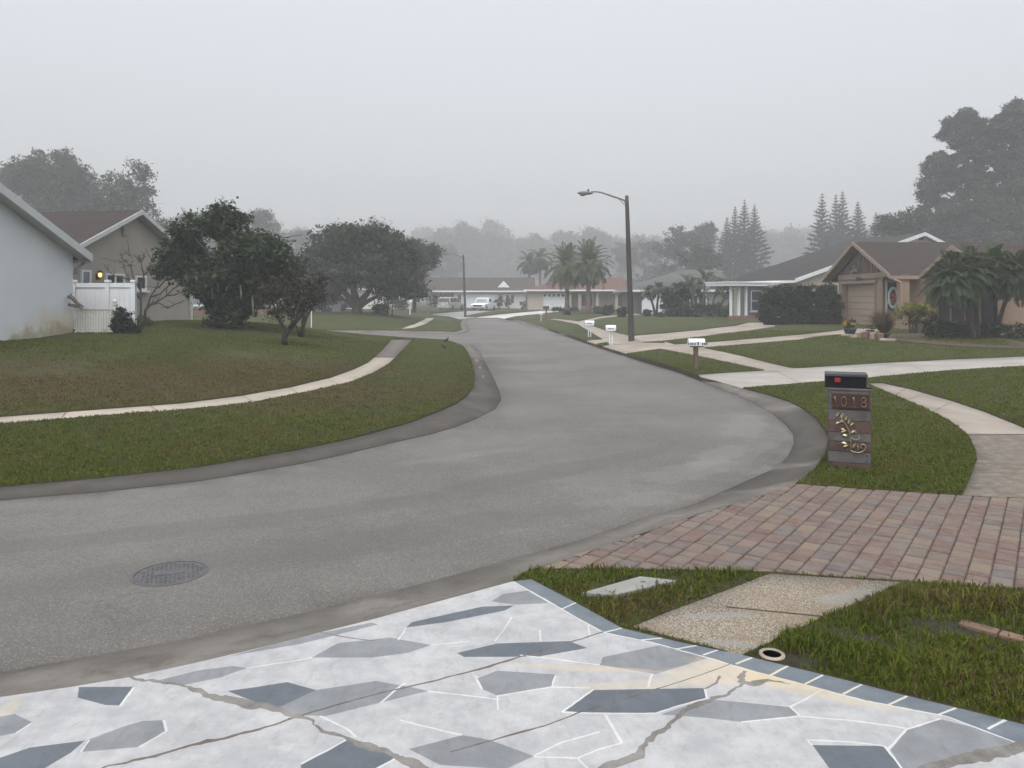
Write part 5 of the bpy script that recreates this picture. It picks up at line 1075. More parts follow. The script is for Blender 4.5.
def shrub(name, label, cat, loc, ells, leafm, seed, size=.09, per=50, sub=.2, n_sub=26, stems=5, barkm='bark_dark', group=None, droop=0., up=.25, shell=.8):
    r = np.random.default_rng(seed); t = thing(name, label, cat, loc, 0, group); m = MB()
    for i in range(stems):
        e = ells[i % len(ells)]; b = Vector((e[0]*.45+r.normal()*.06, e[1]*.4+r.normal()*.06, -.08)); q = Vector((e[0]+r.normal()*e[3]*.4, e[1]+r.normal()*e[4]*.4, e[2]+e[5]*.4)); m.tube([b, b.lerp(q,.5)+Vector((r.normal()*.04,r.normal()*.04,.03)), q], [.022,.016,.006], 5)
    m.build('stem', barkm, t); crown_mesh('foliage', clump_points(ells, per, r, sub, n_sub, shell), size, leafm, t, seed+1, droop=droop, up=up); return t
o = at(-11.75, 22.7, .08); s = 22.7/F; o.x = (125-CX)*s
shrub('cone_shrub', 'dark clipped cone-shaped bush at the end of the picket fence', 'bush', o, [(-.12,0,.30,.26,.28,.30),(.10,.05,.2,.3,.26,.2),(-.12,0,.6,.17,.17,.25),(.22,0,.14,.16,.18,.14),(-.05,0,.42,.25,.25,.25)], 'leaf_hedge', 51, .075, 80, .10, 60)
o = base(141, 327, .1); o.y = 26.0; o.x = (141-CX)*26/F; o.z = T1(o.x, o.y)+.08
shrub('fern_plant', 'low feathery green plant at the foot of the bare tree', 'plant', o, [(-.2,0,.2,.35,.25,.18),(.25,0,.18,.32,.25,.16),(.02,0,.28,.2,.2,.16)], 'leaf_fern', 53, .12, 26, .16, 22)
# spreading oak
o = base(357, 313.5, .1); Y = o.y; s = Y/F
L = [(320,262,16,22,0,2.0),(335,245,22,16,.5,2.4),(360,240,26,14,0,2.6),(385,247,24,16,0,2.4),(403,262,17,20,.4,2),(345,268,24,20,0,2.4),(375,270,26,20,-.5,2.4),(330,285,16,14,0,1.6),(395,285,20,13,.3,1.8),(415,285,9,16,0,1.2),(318,280,10,14,0,1.2),(360,255,24,18,1,2.4),(372,236,14,8,0,1.6),(342,236,12,7,0,1.4),(410,250,10,8,0,1.2)]
E = px_ells(L, o, Y); tk = []
for px, py, r_ in [(340,288,.24),(352,284,.28),(372,288,.24),(385,292,.16),(330,292,.14)]:
    q = P3(px, py, Y)-o; tk.append(([Vector((0,0,-.3)), Vector((0,0,.5)), Vector((q.x*.35,0,q.z*.55)), q], [.42,.36,r_,r_*.6]))
tree('oak_tree', 'wide spreading oak with pale forked limbs standing beyond the side street', 'tree', o, tk, E, 'leaf_oak', 'bark', 61, size=.30, per=70, sub=.62, n_sub=13, r0=.2, shell=.72, wig=.4)
o = at((420-CX)*76/F, 76, .08); Y = 76
tree('oak_tree', 'smaller tree leaning out from behind the spreading oak', 'tree', o, [([(-.6,0,-.2),(-.5,0,2.2),(-.2,0,3.6)],[.22,.17,.1])], px_ells([(425,250,13,7,0,1.4),(418,265,12,10,0,1.4),(430,262,8,8,0,1),(412,250,9,7,0,1.2),(434,252,6,5,0,.8)], o, Y), 'leaf_oak', 'bark', 63, size=.32, per=60, sub=.6, n_sub=12, shell=.7)
o = base(392, 316.5, .1); Y = o.y
tree('sapling', 'thin leafless sapling on the grass near the white post mailbox', 'tree', o, [([(0,0,-.1),(.05,0,.9),(.2,0,1.9)],[.05,.04,.015]),([(.03,0,.6),(.4,.1,1.4),(.7,.1,2.0)],[.03,.02,.01]),([(.02,0,.5),(-.3,0,1.3),(-.35,0,1.9)],[.03,.02,.01])], [(.3,0,2.1,.5,.4,.4),(-.3,0,2.0,.4,.3,.3)], 'leaf_oak', 'bark_pale', 65, size=.13, per=9, sub=.3, n_sub=14, r0=.04)
for i, (px, py, w, h, lab) in enumerate([(381,310,1.2,1.0,'small tuft of bush on the lawn right of the oak trunk'),(322,308,3.0,2.4,'leafy bush low behind the green street sign'),(402,306,1.6,1.4,'dark bush by the white house corner under the oak')]):
    o = base(px, py+4, .1); shrub('bush', lab, 'bush', o, [(0,0,h*.35,w*.5,w*.4,h*.4),(w*.2,0,h*.6,w*.35,w*.3,h*.3),(-w*.25,0,h*.5,w*.3,w*.3,h*.35)], 'leaf_grey' if i else 'leaf_hedge', 70+i, .16, 40, .3, 18)

# --- generic broadleaf trees of the far background: a few builds, many copies
def lobes(r, H, W, n, base_h=.3):
    out = []
    for i in range(n):
        a, k = 2*pi*r.random(), r.random()**.6; z = base_h+(1-base_h)*r.random()**.8; wz = math.sin(pi*min(1, (z-base_h*.6)/(1.08-base_h*.6)))**.6
        rr = W*.5*k*wz; out.append((rr*math.cos(a), rr*math.sin(a), H*z*.93, W*r.uniform(.13,.24), W*r.uniform(.13,.24), H*r.uniform(.07,.14)))
    return out
def proto_tree(seed, H, W, n, leafm, size, per, sub, n_sub, base_h, label, loc, barkm='bark', name='broadleaf_tree', group=None, shell=.8, rz=0.):
    r = np.random.default_rng(seed); E = lobes(r, H, W, n, base_h); E.append((0,0,H*.9,W*.16,W*.16,H*.08))
    top = Vector((r.normal()*.3, r.normal()*.3, H*base_h)); return tree(name, label, 'tree', loc, [([(0,0,-.4),(top.x*.4,top.y*.4,H*base_h*.5),tuple(top)],[H*.028,H*.022,H*.016])], E, leafm, barkm, seed, size, per, sub, n_sub, r0=H*.014, shell=shell, wig=H*.03, group=group, rz=rz)
def atp(px, Y, off=.0): x = (px-CX)*Y/F; return Vector((x, Y, T1(x, Y)+off))
def hgt(py, Y, z): return CH-(py-HZ)*Y/F-z
# behind the beige house
for i, (px, top, Y, W, lab, sd) in enumerate([(18,163,80,9,'hazy grey tree behind the brown roof, outermost of that clump',101),(60,154,78,8,'hazy tall open-crowned tree above the brown roof ridge',102),(118,170,76,8.5,'hazy round-headed tree above the gable of the beige house',103),(-30,168,82,9,'hazy tree mostly cut by the picture edge behind the white house',104),(88,178,84,8,'hazy lower tree filling between two taller ones behind the brown roof',105)]):
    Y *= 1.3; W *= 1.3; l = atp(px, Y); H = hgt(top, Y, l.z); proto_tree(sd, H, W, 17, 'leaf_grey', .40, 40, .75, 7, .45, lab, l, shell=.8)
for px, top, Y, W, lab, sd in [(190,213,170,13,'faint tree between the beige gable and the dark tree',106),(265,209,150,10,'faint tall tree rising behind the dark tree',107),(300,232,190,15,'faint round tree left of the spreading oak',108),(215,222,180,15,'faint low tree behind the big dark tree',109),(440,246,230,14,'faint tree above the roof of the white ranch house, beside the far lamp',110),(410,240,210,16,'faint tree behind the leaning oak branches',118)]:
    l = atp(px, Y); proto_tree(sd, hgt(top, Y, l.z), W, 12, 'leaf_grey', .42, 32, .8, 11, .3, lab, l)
# tall pines standing over the tan house: rounded puffs of needles on open limbs
def puff_tree(label, px, top, Y, W, n, seed, bh, pr_=1.05, size=.30, per=95, trunkm='bark', name='pine_tree'):
    Y *= 1.28; W *= 1.28; pr_ *= 1.28; size *= 1.2; r = np.random.default_rng(seed); l = atp(px, Y); H = hgt(top, Y, l.z); E = []
    n = int(n*1.25)
    for i in range(n):
        f = (i+.5)/n; z = H*(bh+(1-bh)*f**.85); a = i*2.39996+r.normal()*.3; prof = math.sin(pi*min(1,.16+.86*(z/H-bh*.7)/(1-bh*.7)))**.4; k = W*.5*prof*r.uniform(.3,1.0); q = pr_*r.uniform(.65,1.2)
        E.append((k*math.cos(a), k*math.sin(a), z-q*.7, q*1.15, q*1.15, q*.75))
    E.append((0,0,H-pr_*.8,pr_,pr_,pr_*.8)); t = thing(name, label, 'tree', l); m = MB()
    m.tube([(0,0,-.4),(.15,0,H*.3),(-.1,.1,H*.6),(0,0,H*.95)], [H*.022,H*.018,H*.012,.05], 9)
    for cx_, cy2, cz_, q1, q2, q3 in E:
        st = Vector((0,0,max(.5, cz_-math.hypot(cx_,cy2)*.55))); e = Vector((cx_,cy2,cz_)); md = st.lerp(e,.55)+Vector((0,0,-.12*q1)); m.tube([st, md, e], [H*.006, H*.0045, .03], 6, cap=False)
    m.build('trunk', trunkm, t, smooth=True); crown_mesh('crown', clump_points(E, per, r, .44, 8, .55), size, 'leaf_grey', t, seed+1); return t
for px, top, Y, W, n, lab, sd, bh, q in [(968,108,76,6.8,34,'tall pine with puffy open crown behind the tan house, left of the tallest',111,.30,1.0),(1018,100,74,7.5,40,'tallest dark pine over the tan house at the picture edge',112,.3,1.15),(938,152,78,5.4,24,'mid-height pine on the near flank of the tall pair behind the tan house',113,.25,.95),(1066,110,78,8,34,'tall pine beyond the picture edge behind the tan house',115,.3,1.1),(990,196,72,8,22,'lower bushy tree below the tall pair behind the tan house',116,.12,1.15),(1032,200,70,8,20,'lower bushy tree at the picture edge behind the tan house',119,.12,1.15),(950,205,74,6.5,18,'low bushy tree filling under the mid-height pine behind the tan house',129,.1,1.1)]:
    puff_tree(lab, px, top, Y, W, n, sd, bh, q, name='pine_tree' if top < 190 else 'broadleaf_tree')
for px, top, Y, W, n, lab, sd, bh in [(907,206,86,7,9,'low rounded tree behind the tan house roof beside the pointed conifers',114,.2),(888,213,95,6,8,'hazy tree just right of the pointed conifers',117,.2)]:
    l = atp(px, Y); proto_tree(sd, hgt(top, Y, l.z)*.97, W, n, 'leaf_grey', .36, 34, .6, 9, bh, lab, l, shell=.85)
# mid-distance trees right of the lamp
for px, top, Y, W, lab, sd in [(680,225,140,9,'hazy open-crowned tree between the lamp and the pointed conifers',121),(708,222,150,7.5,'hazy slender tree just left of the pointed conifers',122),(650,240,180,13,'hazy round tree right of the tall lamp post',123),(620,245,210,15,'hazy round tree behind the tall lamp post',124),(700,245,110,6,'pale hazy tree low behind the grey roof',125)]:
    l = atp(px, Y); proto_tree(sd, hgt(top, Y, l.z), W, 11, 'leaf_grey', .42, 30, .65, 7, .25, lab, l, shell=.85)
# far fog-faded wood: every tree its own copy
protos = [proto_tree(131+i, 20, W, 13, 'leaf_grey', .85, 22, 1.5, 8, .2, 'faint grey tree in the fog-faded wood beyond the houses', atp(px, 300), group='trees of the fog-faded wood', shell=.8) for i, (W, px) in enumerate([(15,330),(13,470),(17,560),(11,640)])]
pr = np.random.default_rng(17)
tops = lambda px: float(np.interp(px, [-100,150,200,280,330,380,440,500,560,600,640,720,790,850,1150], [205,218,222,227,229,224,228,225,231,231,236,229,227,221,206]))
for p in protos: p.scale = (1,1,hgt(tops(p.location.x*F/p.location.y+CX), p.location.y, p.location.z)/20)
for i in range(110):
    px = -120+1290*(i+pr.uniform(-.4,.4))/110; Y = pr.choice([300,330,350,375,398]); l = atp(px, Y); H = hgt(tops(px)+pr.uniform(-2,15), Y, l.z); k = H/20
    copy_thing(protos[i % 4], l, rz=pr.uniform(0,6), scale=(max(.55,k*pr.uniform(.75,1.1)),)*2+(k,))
# Norfolk pines: whorled tiers
def norfolk(H, W, seed, label, loc):
    r = np.random.default_rng(seed); t = thing('norfolk_pine', label, 'tree', loc, r.uniform(0,6), 'pointed conifers behind the houses'); m = MB(); m.tube([(0,0,-.3),(0,0,H*.5),(0,0,H)], [H*.016,H*.010,.03], 8); C, D, SZ = [], [], []
    z = H*.06; k = 0
    while z < H*.985:
        u = (H-z)/H; R = W*.78*(min(1, u*1.12))**.95*r.uniform(.82,1.1); n = 7 if u > .3 else 6
        for j in range(n):
            a = 2*pi*j/n+k*.45+r.normal()*.12; L = max(.04, R*r.uniform(.8,1.1)); rise = .10+.55*(1-u); tip = Vector((math.cos(a)*L, math.sin(a)*L, z+L*rise-.12*L*u*1.6)); st = Vector((0,0,z)); m.tube([st, st.lerp(tip,.5)-Vector((0,0,.04*L)), tip], [.05,.03,.012], 4, cap=False)
            q = int(5+L*26)
            for _ in range(q):
                f = r.random()**.7; p = st.lerp(tip, f); SZ.append(.16+.42*min(1,u*2.2)); C.append((p.x+r.normal()*.10, p.y+r.normal()*.10, p.z+r.normal()*.07)); D.append((math.cos(a+r.normal()*.9), math.sin(a+r.normal()*.9), .3))
        z += H*.047*(.55+.6*u); k += 1
    m.build('trunk', 'bark', t); rr = np.random.default_rng(seed+1); V, Q = leaf_quads(np.array(C), np.array(SZ), rr, aspect=.36, dirs=np.array(D)); raw_mesh('crown', V, Q, 'leaf_pine', t); return t
for i, (px, top, Y, W, lab) in enumerate([(744.5,199,118,4.3,'tallest pointed conifer of the clump left of the long dark roof'),(735,206,119,3.8,'second pointed conifer in the clump left of the long dark roof'),(754.5,204,117,4.6,'right-hand pointed conifer in the clump left of the long dark roof'),(727,217,116,3.8,'shortest pointed conifer in the clump left of the long dark roof'),
     (822,193,112,4.4,'pointed conifer at the left of the clump above the long dark roof'),(836,194,116,4.2,'slightly hazier pointed conifer second in the clump above the long dark roof'),(842.5,191,114,4.6,'tallest pointed conifer in the clump above the long dark roof'),(858,201,110,4.6,'right-hand pointed conifer in the clump above the long dark roof'),(876,212,118,4.0,'small pointed conifer half merged with trees behind the tan house')]):
    Y *= 1.22; W *= 1.36; l = atp(px, Y); norfolk(hgt(top, Y, l.z), W, 200+i, lab, l)
# palms
def frond_set(r, n, L, elev0, elev1, droop, hub, leaflets=26, ll=.5, wid=.05, lean=(0,0)):
    V, Q = [], []
    for i in range(n):
        a = 2*pi*i*.381966*1.0+r.normal()*.1; e = elev0+(elev1-elev0)*(i+.5)/n+r.normal()*.06; Lf = L*r.uniform(.85,1.08)
        p = np.array(hub, float); d = np.array([math.cos(a)*math.cos(e), math.sin(a)*math.cos(e), math.sin(e)]); N = 14; side = np.array([-math.sin(a), math.cos(a), 0]); st = Lf/N; pts = [p.copy()]; dirs = []
        for j in range(N):
            dirs.append(d.copy()); p = p+d*st; pts.append(p.copy()); d = d+np.array([0,0,-droop*(.35+1.3*j/N)/N]); d /= np.linalg.norm(d)
        dirs.append(d)
        for j in range(N):      # rachis
            w = wid*.35*(1-.8*j/N); o_ = len(V); up = np.cross(dirs[j], side); V += [pts[j]-side*w, pts[j]+side*w, pts[j+1]+side*w*.9, pts[j+1]-side*w*.9]; Q.append((o_,o_+1,o_+2,o_+3))
        for k in range(leaflets):
            f = .12+.88*k/(leaflets-1); x = f*N; j = min(int(x), N-1); q = pts[j]+(pts[j+1]-pts[j])*(x-j); dj = dirs[j]; up = np.cross(dj, side); up = up if up[2] > 0 else -up
            l_ = ll*Lf/L*math.sin(pi*(.12+.83*f))**.7*r.uniform(.85,1.1)
            for s_ in (-1, 1):
                v = side*s_*.80+dj*.62+up*.22; v /= np.linalg.norm(v); tip = q+v*l_+np.array([0,0,-.28*l_]); md = q+v*l_*.5; wv = np.cross(v, up); wv = wv/(np.linalg.norm(wv)+1e-9)*wid*.5; o_ = len(V); V += [q, md-wv, tip, md+wv]; Q.append((o_,o_+1,o_+2,o_+3))
    return V, Q
def palm(label, loc, H, L, n, seed, trunk_r=.16, lean=(0,0), leafm='leaf_palm', e0=-.9, e1=1.35, droop=1.5, ll=.5, wid=.06, dry=0, name='palm_tree', group=None, leaflets=26, trunkm='palm_trunk', path=None):
    r = np.random.default_rng(seed); t = thing(name, label, 'palm', loc, 0, group); hub = (lean[0], lean[1], H)
    m = MB(); pts = path or [(lean[0]*f**1.6, lean[1]*f**1.6, H*f-.2*(f == 0)) for f in np.linspace(0,1,9)]; m.tube(pts, [trunk_r*(1.25-.35*min(1,f*2.5)+.12*(i % 2)) for i, f in enumerate(np.linspace(0,1,len(pts)))], 10); m.build('trunk', trunkm, t, smooth=True)
    V, Q = frond_set(r, n, L, e0, e1, droop, hub, leaflets, ll, wid); raw_mesh('crown', V, Q, leafm, t)
    if dry: V, Q = frond_set(r, dry, L*.85, -1.35, -.75, .9, hub, leaflets, ll*.8, wid); raw_mesh('dry_fronds', V, Q, 'leaf_dry', t)
    return t
for px, by, hy, lab, sd in [(567.3,312.5,266,'date palm with arching fronds and drooping yellow skirt, left of the pair',301),(588.3,313.5,264.5,'date palm with arching fronds, right of the pair, fuller crown',302)]:
    o = base(px, by, .1); s = o.y/F; palm(lab, o, (by-hy)*s, 27*s, 62, sd, .22, (rng.uniform(-.15,.15),0), 'leaf_date', -.75, 1.4, 1.45, .62, .10, 9, 'palm_tree', 'tall date palms', 24)
for px, by, hy, Lp, lab, sd in [(529,300,262,15,'hazy palm behind the white ranch house, left of the date palms',311),(540,300,258,16,'hazy palm with drooping fronds close behind the date palms',312)]:
    l = atp(px, 118); s = 118/F; palm(lab, l, hgt(hy,118,l.z), Lp*s, 26, sd, .2, (0,0), 'leaf_palm', -.9, 1.2, 1.9, .7, .12, 4, leaflets=20)
# dark rounded tree and areca palms beside the porch
o = atp(677, 60, .08); shrub('round_bush', 'large dark rounded bush beside the feathery palms near the white porch', 'bush', o, px_ells([(677,298,13,16,0,1.0),(672,306,10,11,-.2,.8),(684,290,8,8,0,.7),(680,312,10,6,-.2,.8),(668,297,6,9,0,.6)], o, 60), 'leaf_hedge', 321, .16, 60, .28, 30, 6)
for i, (px, hy, lx, n, Lp) in enumerate([(703,281,.3,15,21),(694,288,-.5,13,18),(713,287,.5,14,18),(722,292,.6,12,17),(700,294,-.2,11,15),(728,297,.5,9,13),(688,296,-.5,9,14)]):
    l = atp(px-lx*4, 58.5+.4*i, .05); s = l.y/F
    palm(['tallest feathery palm stem in the clump by the white porch','feathery palm in that clump, left of the tallest','feathery palm in that clump, right of the tallest','arching feathery palm of the clump nearest the porch roof','short feathery palm low in the middle of the porch clump','small feathery palm beside the porch posts','short feathery palm touching the dark rounded bush'][i], l, hgt(hy, l.y, l.z), Lp*s, n, 330+i, .07, (lx,0), 'leaf_palm', -.2, 1.35, 1.7, .42, .06, 0, 'feather_palm', 'feathery palms by the porch', 20, 'bark_pale')
for i, (px, h, w, lab) in enumerate([(693,1.1,1.6,'low leafy planting under the feathery palms, next to the round bush'),(711,1.2,1.8,'low leafy planting under the tallest feathery palm'),(724,.9,1.2,'low leafy planting by the brick planter of the porch')]):
    o = atp(px, 57.5, .05); shrub('bush', lab, 'bush', o, [(0,0,h*.4,w*.5,.5,h*.4),(w*.25,0,h*.65,w*.3,.4,h*.3),(-w*.25,0,h*.6,w*.3,.4,h*.3)], ['leaf_hedge','leaf_dark','leaf_fern'][i], 345+i, .13, 44, .22, 22)
for i, (px, py, hx, hy, lab) in enumerate([(655,316.5,648,292,'small twin-stem palm leaning left before the white end wall'),(656.5,316.5,659.5,289,'small twin-stem palm leaning right before the white end wall')]):
    o = base(px, py, .1); s = o.y/F; palm(lab, o, (py-hy)*s, 10.5*s, 24, 350+i, .09, ((hx-px)*s,0), 'leaf_palm', -.7, 1.3, 1.9, .34, .05, 0, 'pygmy_palm', 'small palms before the white wall', 18, 'bark_dark')
def ball(px, py, wpx, hpx, lab, seed, leafm='leaf_hedge', off=.1, squash=1.):
    o = base(px, py, off); s = o.y/F; w, h = wpx*s/2, hpx*s/2
    E = [(w*.42*math.cos(a), w*.42*math.sin(a), h+h*.35*b, w*.55, w*.55, h*.6) for a in np.arange(0, 6.2, 1.25) for b in (-1, 1)]; return shrub('bush', lab, 'bush', o, E, leafm, seed, max(.09, .9*s), 34, .16*max(.7, w), 26, 5)
ball(647.5,316.8,10,8,'round clipped bush before the white end wall',361); ball(661,317.5,9,5,'low pale flowering bush beside the small twin palms',362,'leaf_grey'); ball(608,315.5,15,12,'dark boxy clipped bush left of the tall lamp post',363); ball(622.5,317.3,13,10,'bowl-shaped clipped bush just left of the tall lamp post',364)
ball(632,312.5,9,11,'dark bush directly behind the tall lamp post',366); ball(597,314,10,8,'grey-green bush between date palm and clipped bushes',367,'leaf_grey'); ball(567,314.8,8,4,'small dark clipped bush at the foot of the left date palm',368); ball(618,308,17,16,'large dark bush behind the clipped pair by the lamp post',369)
o = base(565.5, 311.3, .1); s = o.y/F; shrub('low_hedge', 'low clipped hedge behind the left date palm trunk', 'hedge', o, [((x-11)*s,0,2*s*.9,2.6*s,.4,1.6*s) for x in range(0,23,3)], 'leaf_hedge', 371, .2, 40, .22, 10, 4)
# cacti-like bushes before the ranch house
l = atp(499, 103.5); shrub('bush', 'dark branching bush before the white ranch house wall', 'bush', l, [(0,0,.9,.6,.4,.8),(-.5,0,.9,.35,.3,.3),(.3,0,1.5,.3,.3,.4)], 'leaf_hedge', 381, .22, 40, .3, 14); l = atp(508.5, 103.8); shrub('bush', 'narrow dark bush by a window of the white ranch house', 'bush', l, [(0,0,.8,.3,.3,.8),(0,0,1.3,.2,.2,.4)], 'leaf_hedge', 383, .2, 40, .22, 14)
l = atp(434, 104); shrub('bush', 'dark bush at the carport of the white ranch house', 'bush', l, [(0,0,.8,.9,.5,.8),(.8,0,.7,.7,.5,.6)], 'leaf_grey', 385, .22, 40, .3, 14); l = atp(526, 103.6); shrub('bush', 'low clipped bush under the ranch house end window', 'bush', l, [(-.4,0,.6,.5,.4,.5),(.4,0,.6,.5,.4,.5)], 'leaf_hedge', 387, .22, 40, .25, 14)
# hedge between the porch house and the tan house
o = atp(801, 41.0, .05); s = 41/F; E = []
for i in range(11):
    for j in range(4): E.append(((i-5)*.345+rng.normal()*.05, rng.uniform(-.35,.35), .3+.5*j+rng.normal()*.06, .30, .45, .32))
E += [(-1.9,0,1.0,.3,.4,.8),(1.85,0,1.1,.3,.4,.9)]
shrub('hedge', 'tall dark rounded hedge between the porch house and the tan house', 'hedge', o, E, 'leaf_hedge', 391, .125, 60, .16, 40, 12)
# small palms before the tan house
for i, (px, py, hx, hy, Lp, n, lab, st) in enumerate([(974,333,952,281,33,34,'small bushy palm before the tan house, nearest the yellow shrub',None),(978,333,968,272,30,30,'small bushy palm arching over the tan gable corner',None),(997,334,1012,277,34,40,'small bushy palm at the picture edge before the tan wall',None),(996,333,988,268,26,22,'upright thin palm between the two bushy palms',None)]):
    Y = 27.5+.5*i; s = Y/F; l = Vector(((px-CX)*s, Y, 0)); l.z = T1(l.x, l.y)+.08
    palm(lab, l, hgt(hy, Y, l.z), Lp*s, int(n*2.1), 401+i, .075, ((hx-px)*s, -.1*i), 'leaf_palm', -.7, 1.35, 1.7, .34, .020, 0, 'pygmy_palm', 'small palms before the tan house', 50, 'bark_dark')
o = atp(913, 31.5, .05); o.z = T1(o.x, o.y)+.08; Y = 31.5
shrub('yellow_shrub', 'yellow-leaved shrub on thin stems beside the dark porch', 'shrub', o, px_ells([(906,312,9,6,0,.3),(916,307,9,4,0,.3),(922,311,8,6,.1,.3),(911,309,8,5,-.1,.3),(928,309,5,5,0,.3)], o, Y), 'leaf_yellow', 411, .075, 50, .13, 34, 9)
shrub('shrub', 'green shrub skirt below the yellow-leaved top beside the dark porch', 'shrub', o+Vector((.12,.25,0)), px_ells([(908,318,9,6,.2,.3),(920,317,9,6,.2,.3),(929,315,6,7,.2,.3)], o+Vector((.12,.25,0)), Y), 'leaf_dark', 413, .08, 46, .13, 30, 8)
for i, (px, w, h, lab, lf) in enumerate([(950,1.4,.75,'low green groundcover bush under the palm nearest the yellow shrub','leaf_fern'),(975,1.5,.6,'dark low bush under the palms before the tan wall','leaf_hedge'),(1006,1.6,.7,'dark low bush at the picture edge under the palms','leaf_hedge'),(937,.7,1.0,'thin-stemmed green bush right of the yellow shrub','leaf_dark')]):
    Y = 28.2; o = Vector(((px-CX)*Y/F, Y, 0)); o.z = T1(o.x, o.y)+.08; shrub('bush', lab, 'bush', o, [(0,0,h*.4,w*.5,.45,h*.4),(w*.3,0,h*.5,w*.3,.4,h*.35),(-w*.3,0,h*.45,w*.3,.4,h*.35)], lf, 420+i, .085, 46, .16, 26)
mp = [(px, py) for px, py in [(880,335),(905,334),(945,333),(1000,338),(1024,343),(1080,348),(1024,349),(985,348),(950,346),(915,343),(890,340)]]
mb_ = MB(); mq = GP(mp, .13); mb_.prism([(x, y, T1(x, y)+.10) for x, y in mq], (0,0,.05)); tag(mb_.build('mulch_bed', 'mulch'), kind='structure')
# pots and stones by the garage
def pot(px, py, wpx, hpx, mat, lab, plant, seed):
    o = base(px, py, .1); o.z += .02; s = o.y/F; r_, h = wpx*s/2, hpx*s; t = thing('plant_pot', lab, 'plant pot', o); m = MB(); m.lathe([(r_*.7,0),(r_*.95,h*.7),(r_*1.05,h*.86),(r_*1.08,h),(r_*.9,h),(r_*.88,h*.85)], (0,0,0), 18, cap=False); m.lathe([(r_*.9,h*.86),(.001,h*.87)], (0,0,0), 18); m.build('pot', mat, t, smooth=True)
    r = np.random.default_rng(seed)
    if plant == 'flowers':
        crown_mesh('foliage', clump_points([(0,0,h+.12,r_*1.1,r_,.16),(.1,0,h+.2,.2,.2,.12)], 46, r, .09, 30), .08, 'leaf_dark', t, seed)
        crown_mesh('flower', clump_points([(-r_*.8,-.15,h+.2,.12,.1,.1),(r_*.1,-.2,h+.22,.1,.1,.06)], 10, r, .05, 8), .07, 'yellow_flower', t, seed+1)
    if plant == 'plume':
        V, Q = [], []
        for i in range(900):
            a = 2*pi*r.random(); l_ = r.uniform(.5,1.0); tl = abs(r.normal())*.42; b0 = np.array([math.cos(a)*r_*.5*r.random(), math.sin(a)*r_*.5*r.random(), h*.9]); d = np.array([math.cos(a)*tl, math.sin(a)*tl, 1.]); d /= np.linalg.norm(d); md = b0+d*l_*.6; tp = b0+d*l_+np.array([math.cos(a),math.sin(a),-.6])*tl*.25; w = np.array([-math.sin(a+1), math.cos(a+1), 0])*.010; o_ = len(V); V += [b0-w, b0+w, md+w, md-w, tp]; Q += [(o_,o_+1,o_+2,o_+3),(o_+3,o_+2,o_+4,o_+4)]
        q3 = [q for q in Q if q[2] != q[3]]; V2 = list(V); raw_mesh('grass_plume', V2+[], np.array([(a_,b_,c_,d_) for a_,b_,c_,d_ in q3]), 'leaf_plume', t)
        tt = np.array([(q[0],q[1],q[2]) for q in Q if q[2] == q[3]]); raw_mesh('grass_plume', V2, tt, 'leaf_plume', t)
    if plant == 'small': crown_mesh('foliage', clump_points([(0,0,h+.1,r_,r_,.14)], 40, r, .08, 20), .08, 'leaf_plume', t, seed)
    return t
pot(850,335.3,12,6.5,'pot_teal','teal pot of green plants and yellow flowers before the garage door','flowers',431); pot(884,339.5,11,6,'pot_dark','dark pot of tall feathery brownish grass by the entry','plume',433); pot(870,335.5,8,5,'pot_dark','small dark pot of dry plants left of the feathery grass','small',435)
for i, (px, py, w, h, lab) in enumerate([(853,338.2,.22,.14,'flat pale edging stone in front of the teal pot'),(860,338,.30,.22,'rough pale block stone right of the teal pot'),(866,338.6,.26,.26,'brown block stone under the small dark pot'),(873,339.5,.3,.26,'pale block stone between small pot and grass pot'),(879,340.8,.3,.28,'dark block stone in front of the grass pot'),(846,336.7,.3,.10,'thin edging stone left of the teal pot'),(888,341.5,.5,.10,'long flat edging stone by the mulch bed')]):
    o = base(px, py, .1); t = thing('garden_stone', lab, 'stone', o, .3*i); m = MB(); m.box((0,0,h/2), (w,.22,h), rz=.1*i); m.build('block', ['stone_pale','brick_red'][i in (2,4)], t, bevel=.03)

# ------------------------------------------------------------------ fog, sky, sun, camera
hz = MB().span((-415, -415, -1.6), (415, 415, 48)).build('haze', [])
hm = bpy.data.materials.new('haze'); hm.use_nodes = True; nt = hm.node_tree; nt.nodes.clear()
vo_ = nt.nodes.new('ShaderNodeVolumePrincipled'); vo_.inputs['Color'].default_value = (.89,.905,.935,1); vo_.inputs['Density'].default_value = FOG; vo_.inputs['Anisotropy'].default_value = 0.0
out_ = nt.nodes.new('ShaderNodeOutputMaterial'); nt.links.new(vo_.outputs[0], out_.inputs['Volume']); hz.data.materials.append(hm); tag(hz, kind='stuff')
w = bpy.data.worlds.new('World'); sc.world = w; w.use_nodes = True; nt = w.node_tree
sky = nt.nodes.new('ShaderNodeTexSky'); sky.sky_type = 'NISHITA'; sky.sun_disc = False; sky.sun_elevation = math.radians(SUN_EL); sky.sun_rotation = math.radians(SUN_AZ); sky.air_density = 1.2; sky.dust_density = 4.0; sky.ozone_density = 1.0
hs = nt.nodes.new('ShaderNodeHueSaturation'); hs.inputs['Saturation'].default_value = .22; nt.links.new(sky.outputs[0], hs.inputs['Color'])
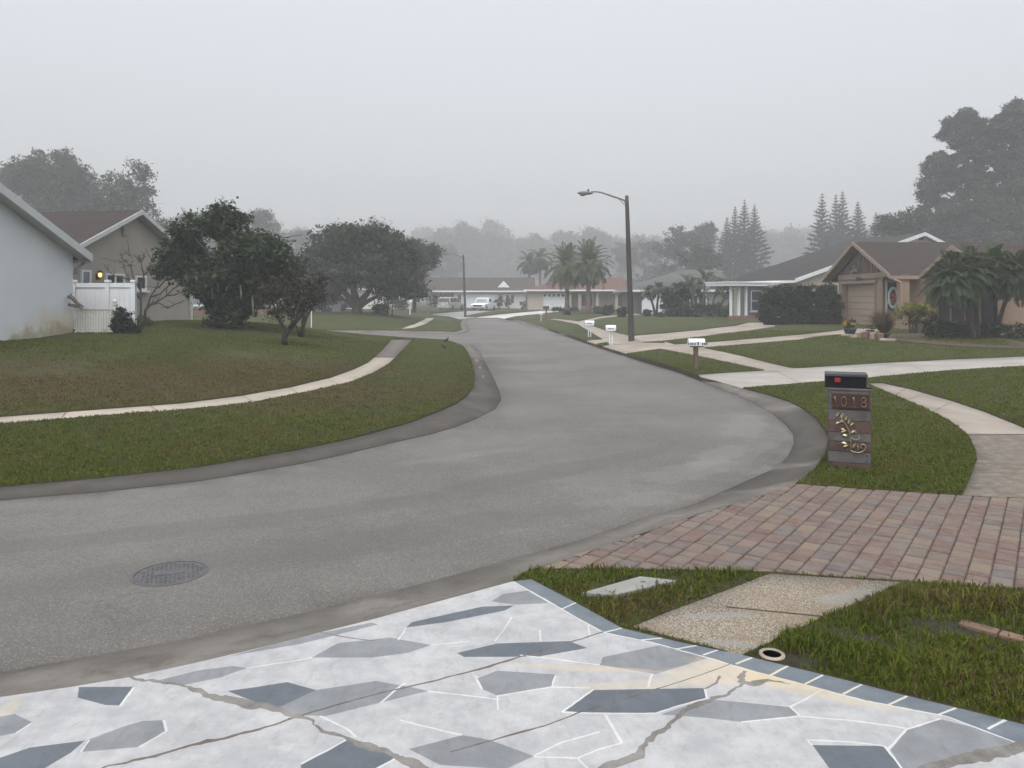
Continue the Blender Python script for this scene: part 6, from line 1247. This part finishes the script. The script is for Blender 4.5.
tcw = nt.nodes.new('ShaderNodeTexCoord'); sx = nt.nodes.new('ShaderNodeSeparateXYZ'); nt.links.new(tcw.outputs['Generated'], sx.inputs[0])
oc = nt.nodes.new('ShaderNodeMapRange'); nt.links.new(sx.outputs['Z'], oc.inputs['Value']); oc.inputs['From Min'].default_value = 0; oc.inputs['From Max'].default_value = .55; oc.inputs['To Min'].default_value = .62; oc.inputs['To Max'].default_value = 2.0      # an overcast sky brightens towards the zenith
ov_ = nt.nodes.new('ShaderNodeVectorMath'); ov_.operation = 'SCALE'; nt.links.new(hs.outputs[0], ov_.inputs[0]); nt.links.new(oc.outputs[0], ov_.inputs['Scale'])
bg = nt.nodes['Background']; nt.links.new(ov_.outputs[0], bg.inputs['Color']); bg.inputs['Strength'].default_value = SKY
sl = bpy.data.lights.new('sun', 'SUN'); sl.energy = SUN; sl.angle = math.radians(40); sl.color = (1, .97, .93)
so = bpy.data.objects.new('sun', sl); COL.objects.link(so)
az, el = math.radians(SUN_AZ), math.radians(SUN_EL); dirv = Vector((math.sin(az)*math.cos(el), math.cos(az)*math.cos(el), math.sin(el)))
so.rotation_euler = dirv.to_track_quat('Z', 'Y').to_euler(); so.location = (0, 0, 60)
cd = bpy.data.cameras.new('camera'); cam = bpy.data.objects.new('camera', cd); COL.objects.link(cam); sc.camera = cam
cam.location = (0, 0, CH); cam.rotation_euler = (pi/2, 0, 0); cd.sensor_width = 36; cd.lens = F/1024*36; cd.shift_y = -(384-HZ)/1024; cd.clip_end = 3000; cd.clip_start = .05
sc.view_settings.view_transform = 'Standard'; sc.view_settings.look = 'None'; sc.view_settings.exposure = EXPO; sc.view_settings.gamma = 1; sc.view_settings.use_curve_mapping = False
cy = sc.cycles; cy.max_bounces = 6; cy.diffuse_bounces = 2; cy.glossy_bounces = 2; cy.transmission_bounces = 2; cy.transparent_max_bounces = 8; cy.volume_bounces = 3; cy.use_denoising = True; cy.caustics_reflective = False; cy.caustics_refractive = False
try: cy.denoiser = 'OPENIMAGEDENOISE'; cy.denoising_input_passes = 'RGB_ALBEDO_NORMAL'
except Exception as e: print(e)
sc.render.engine = 'CYCLES'
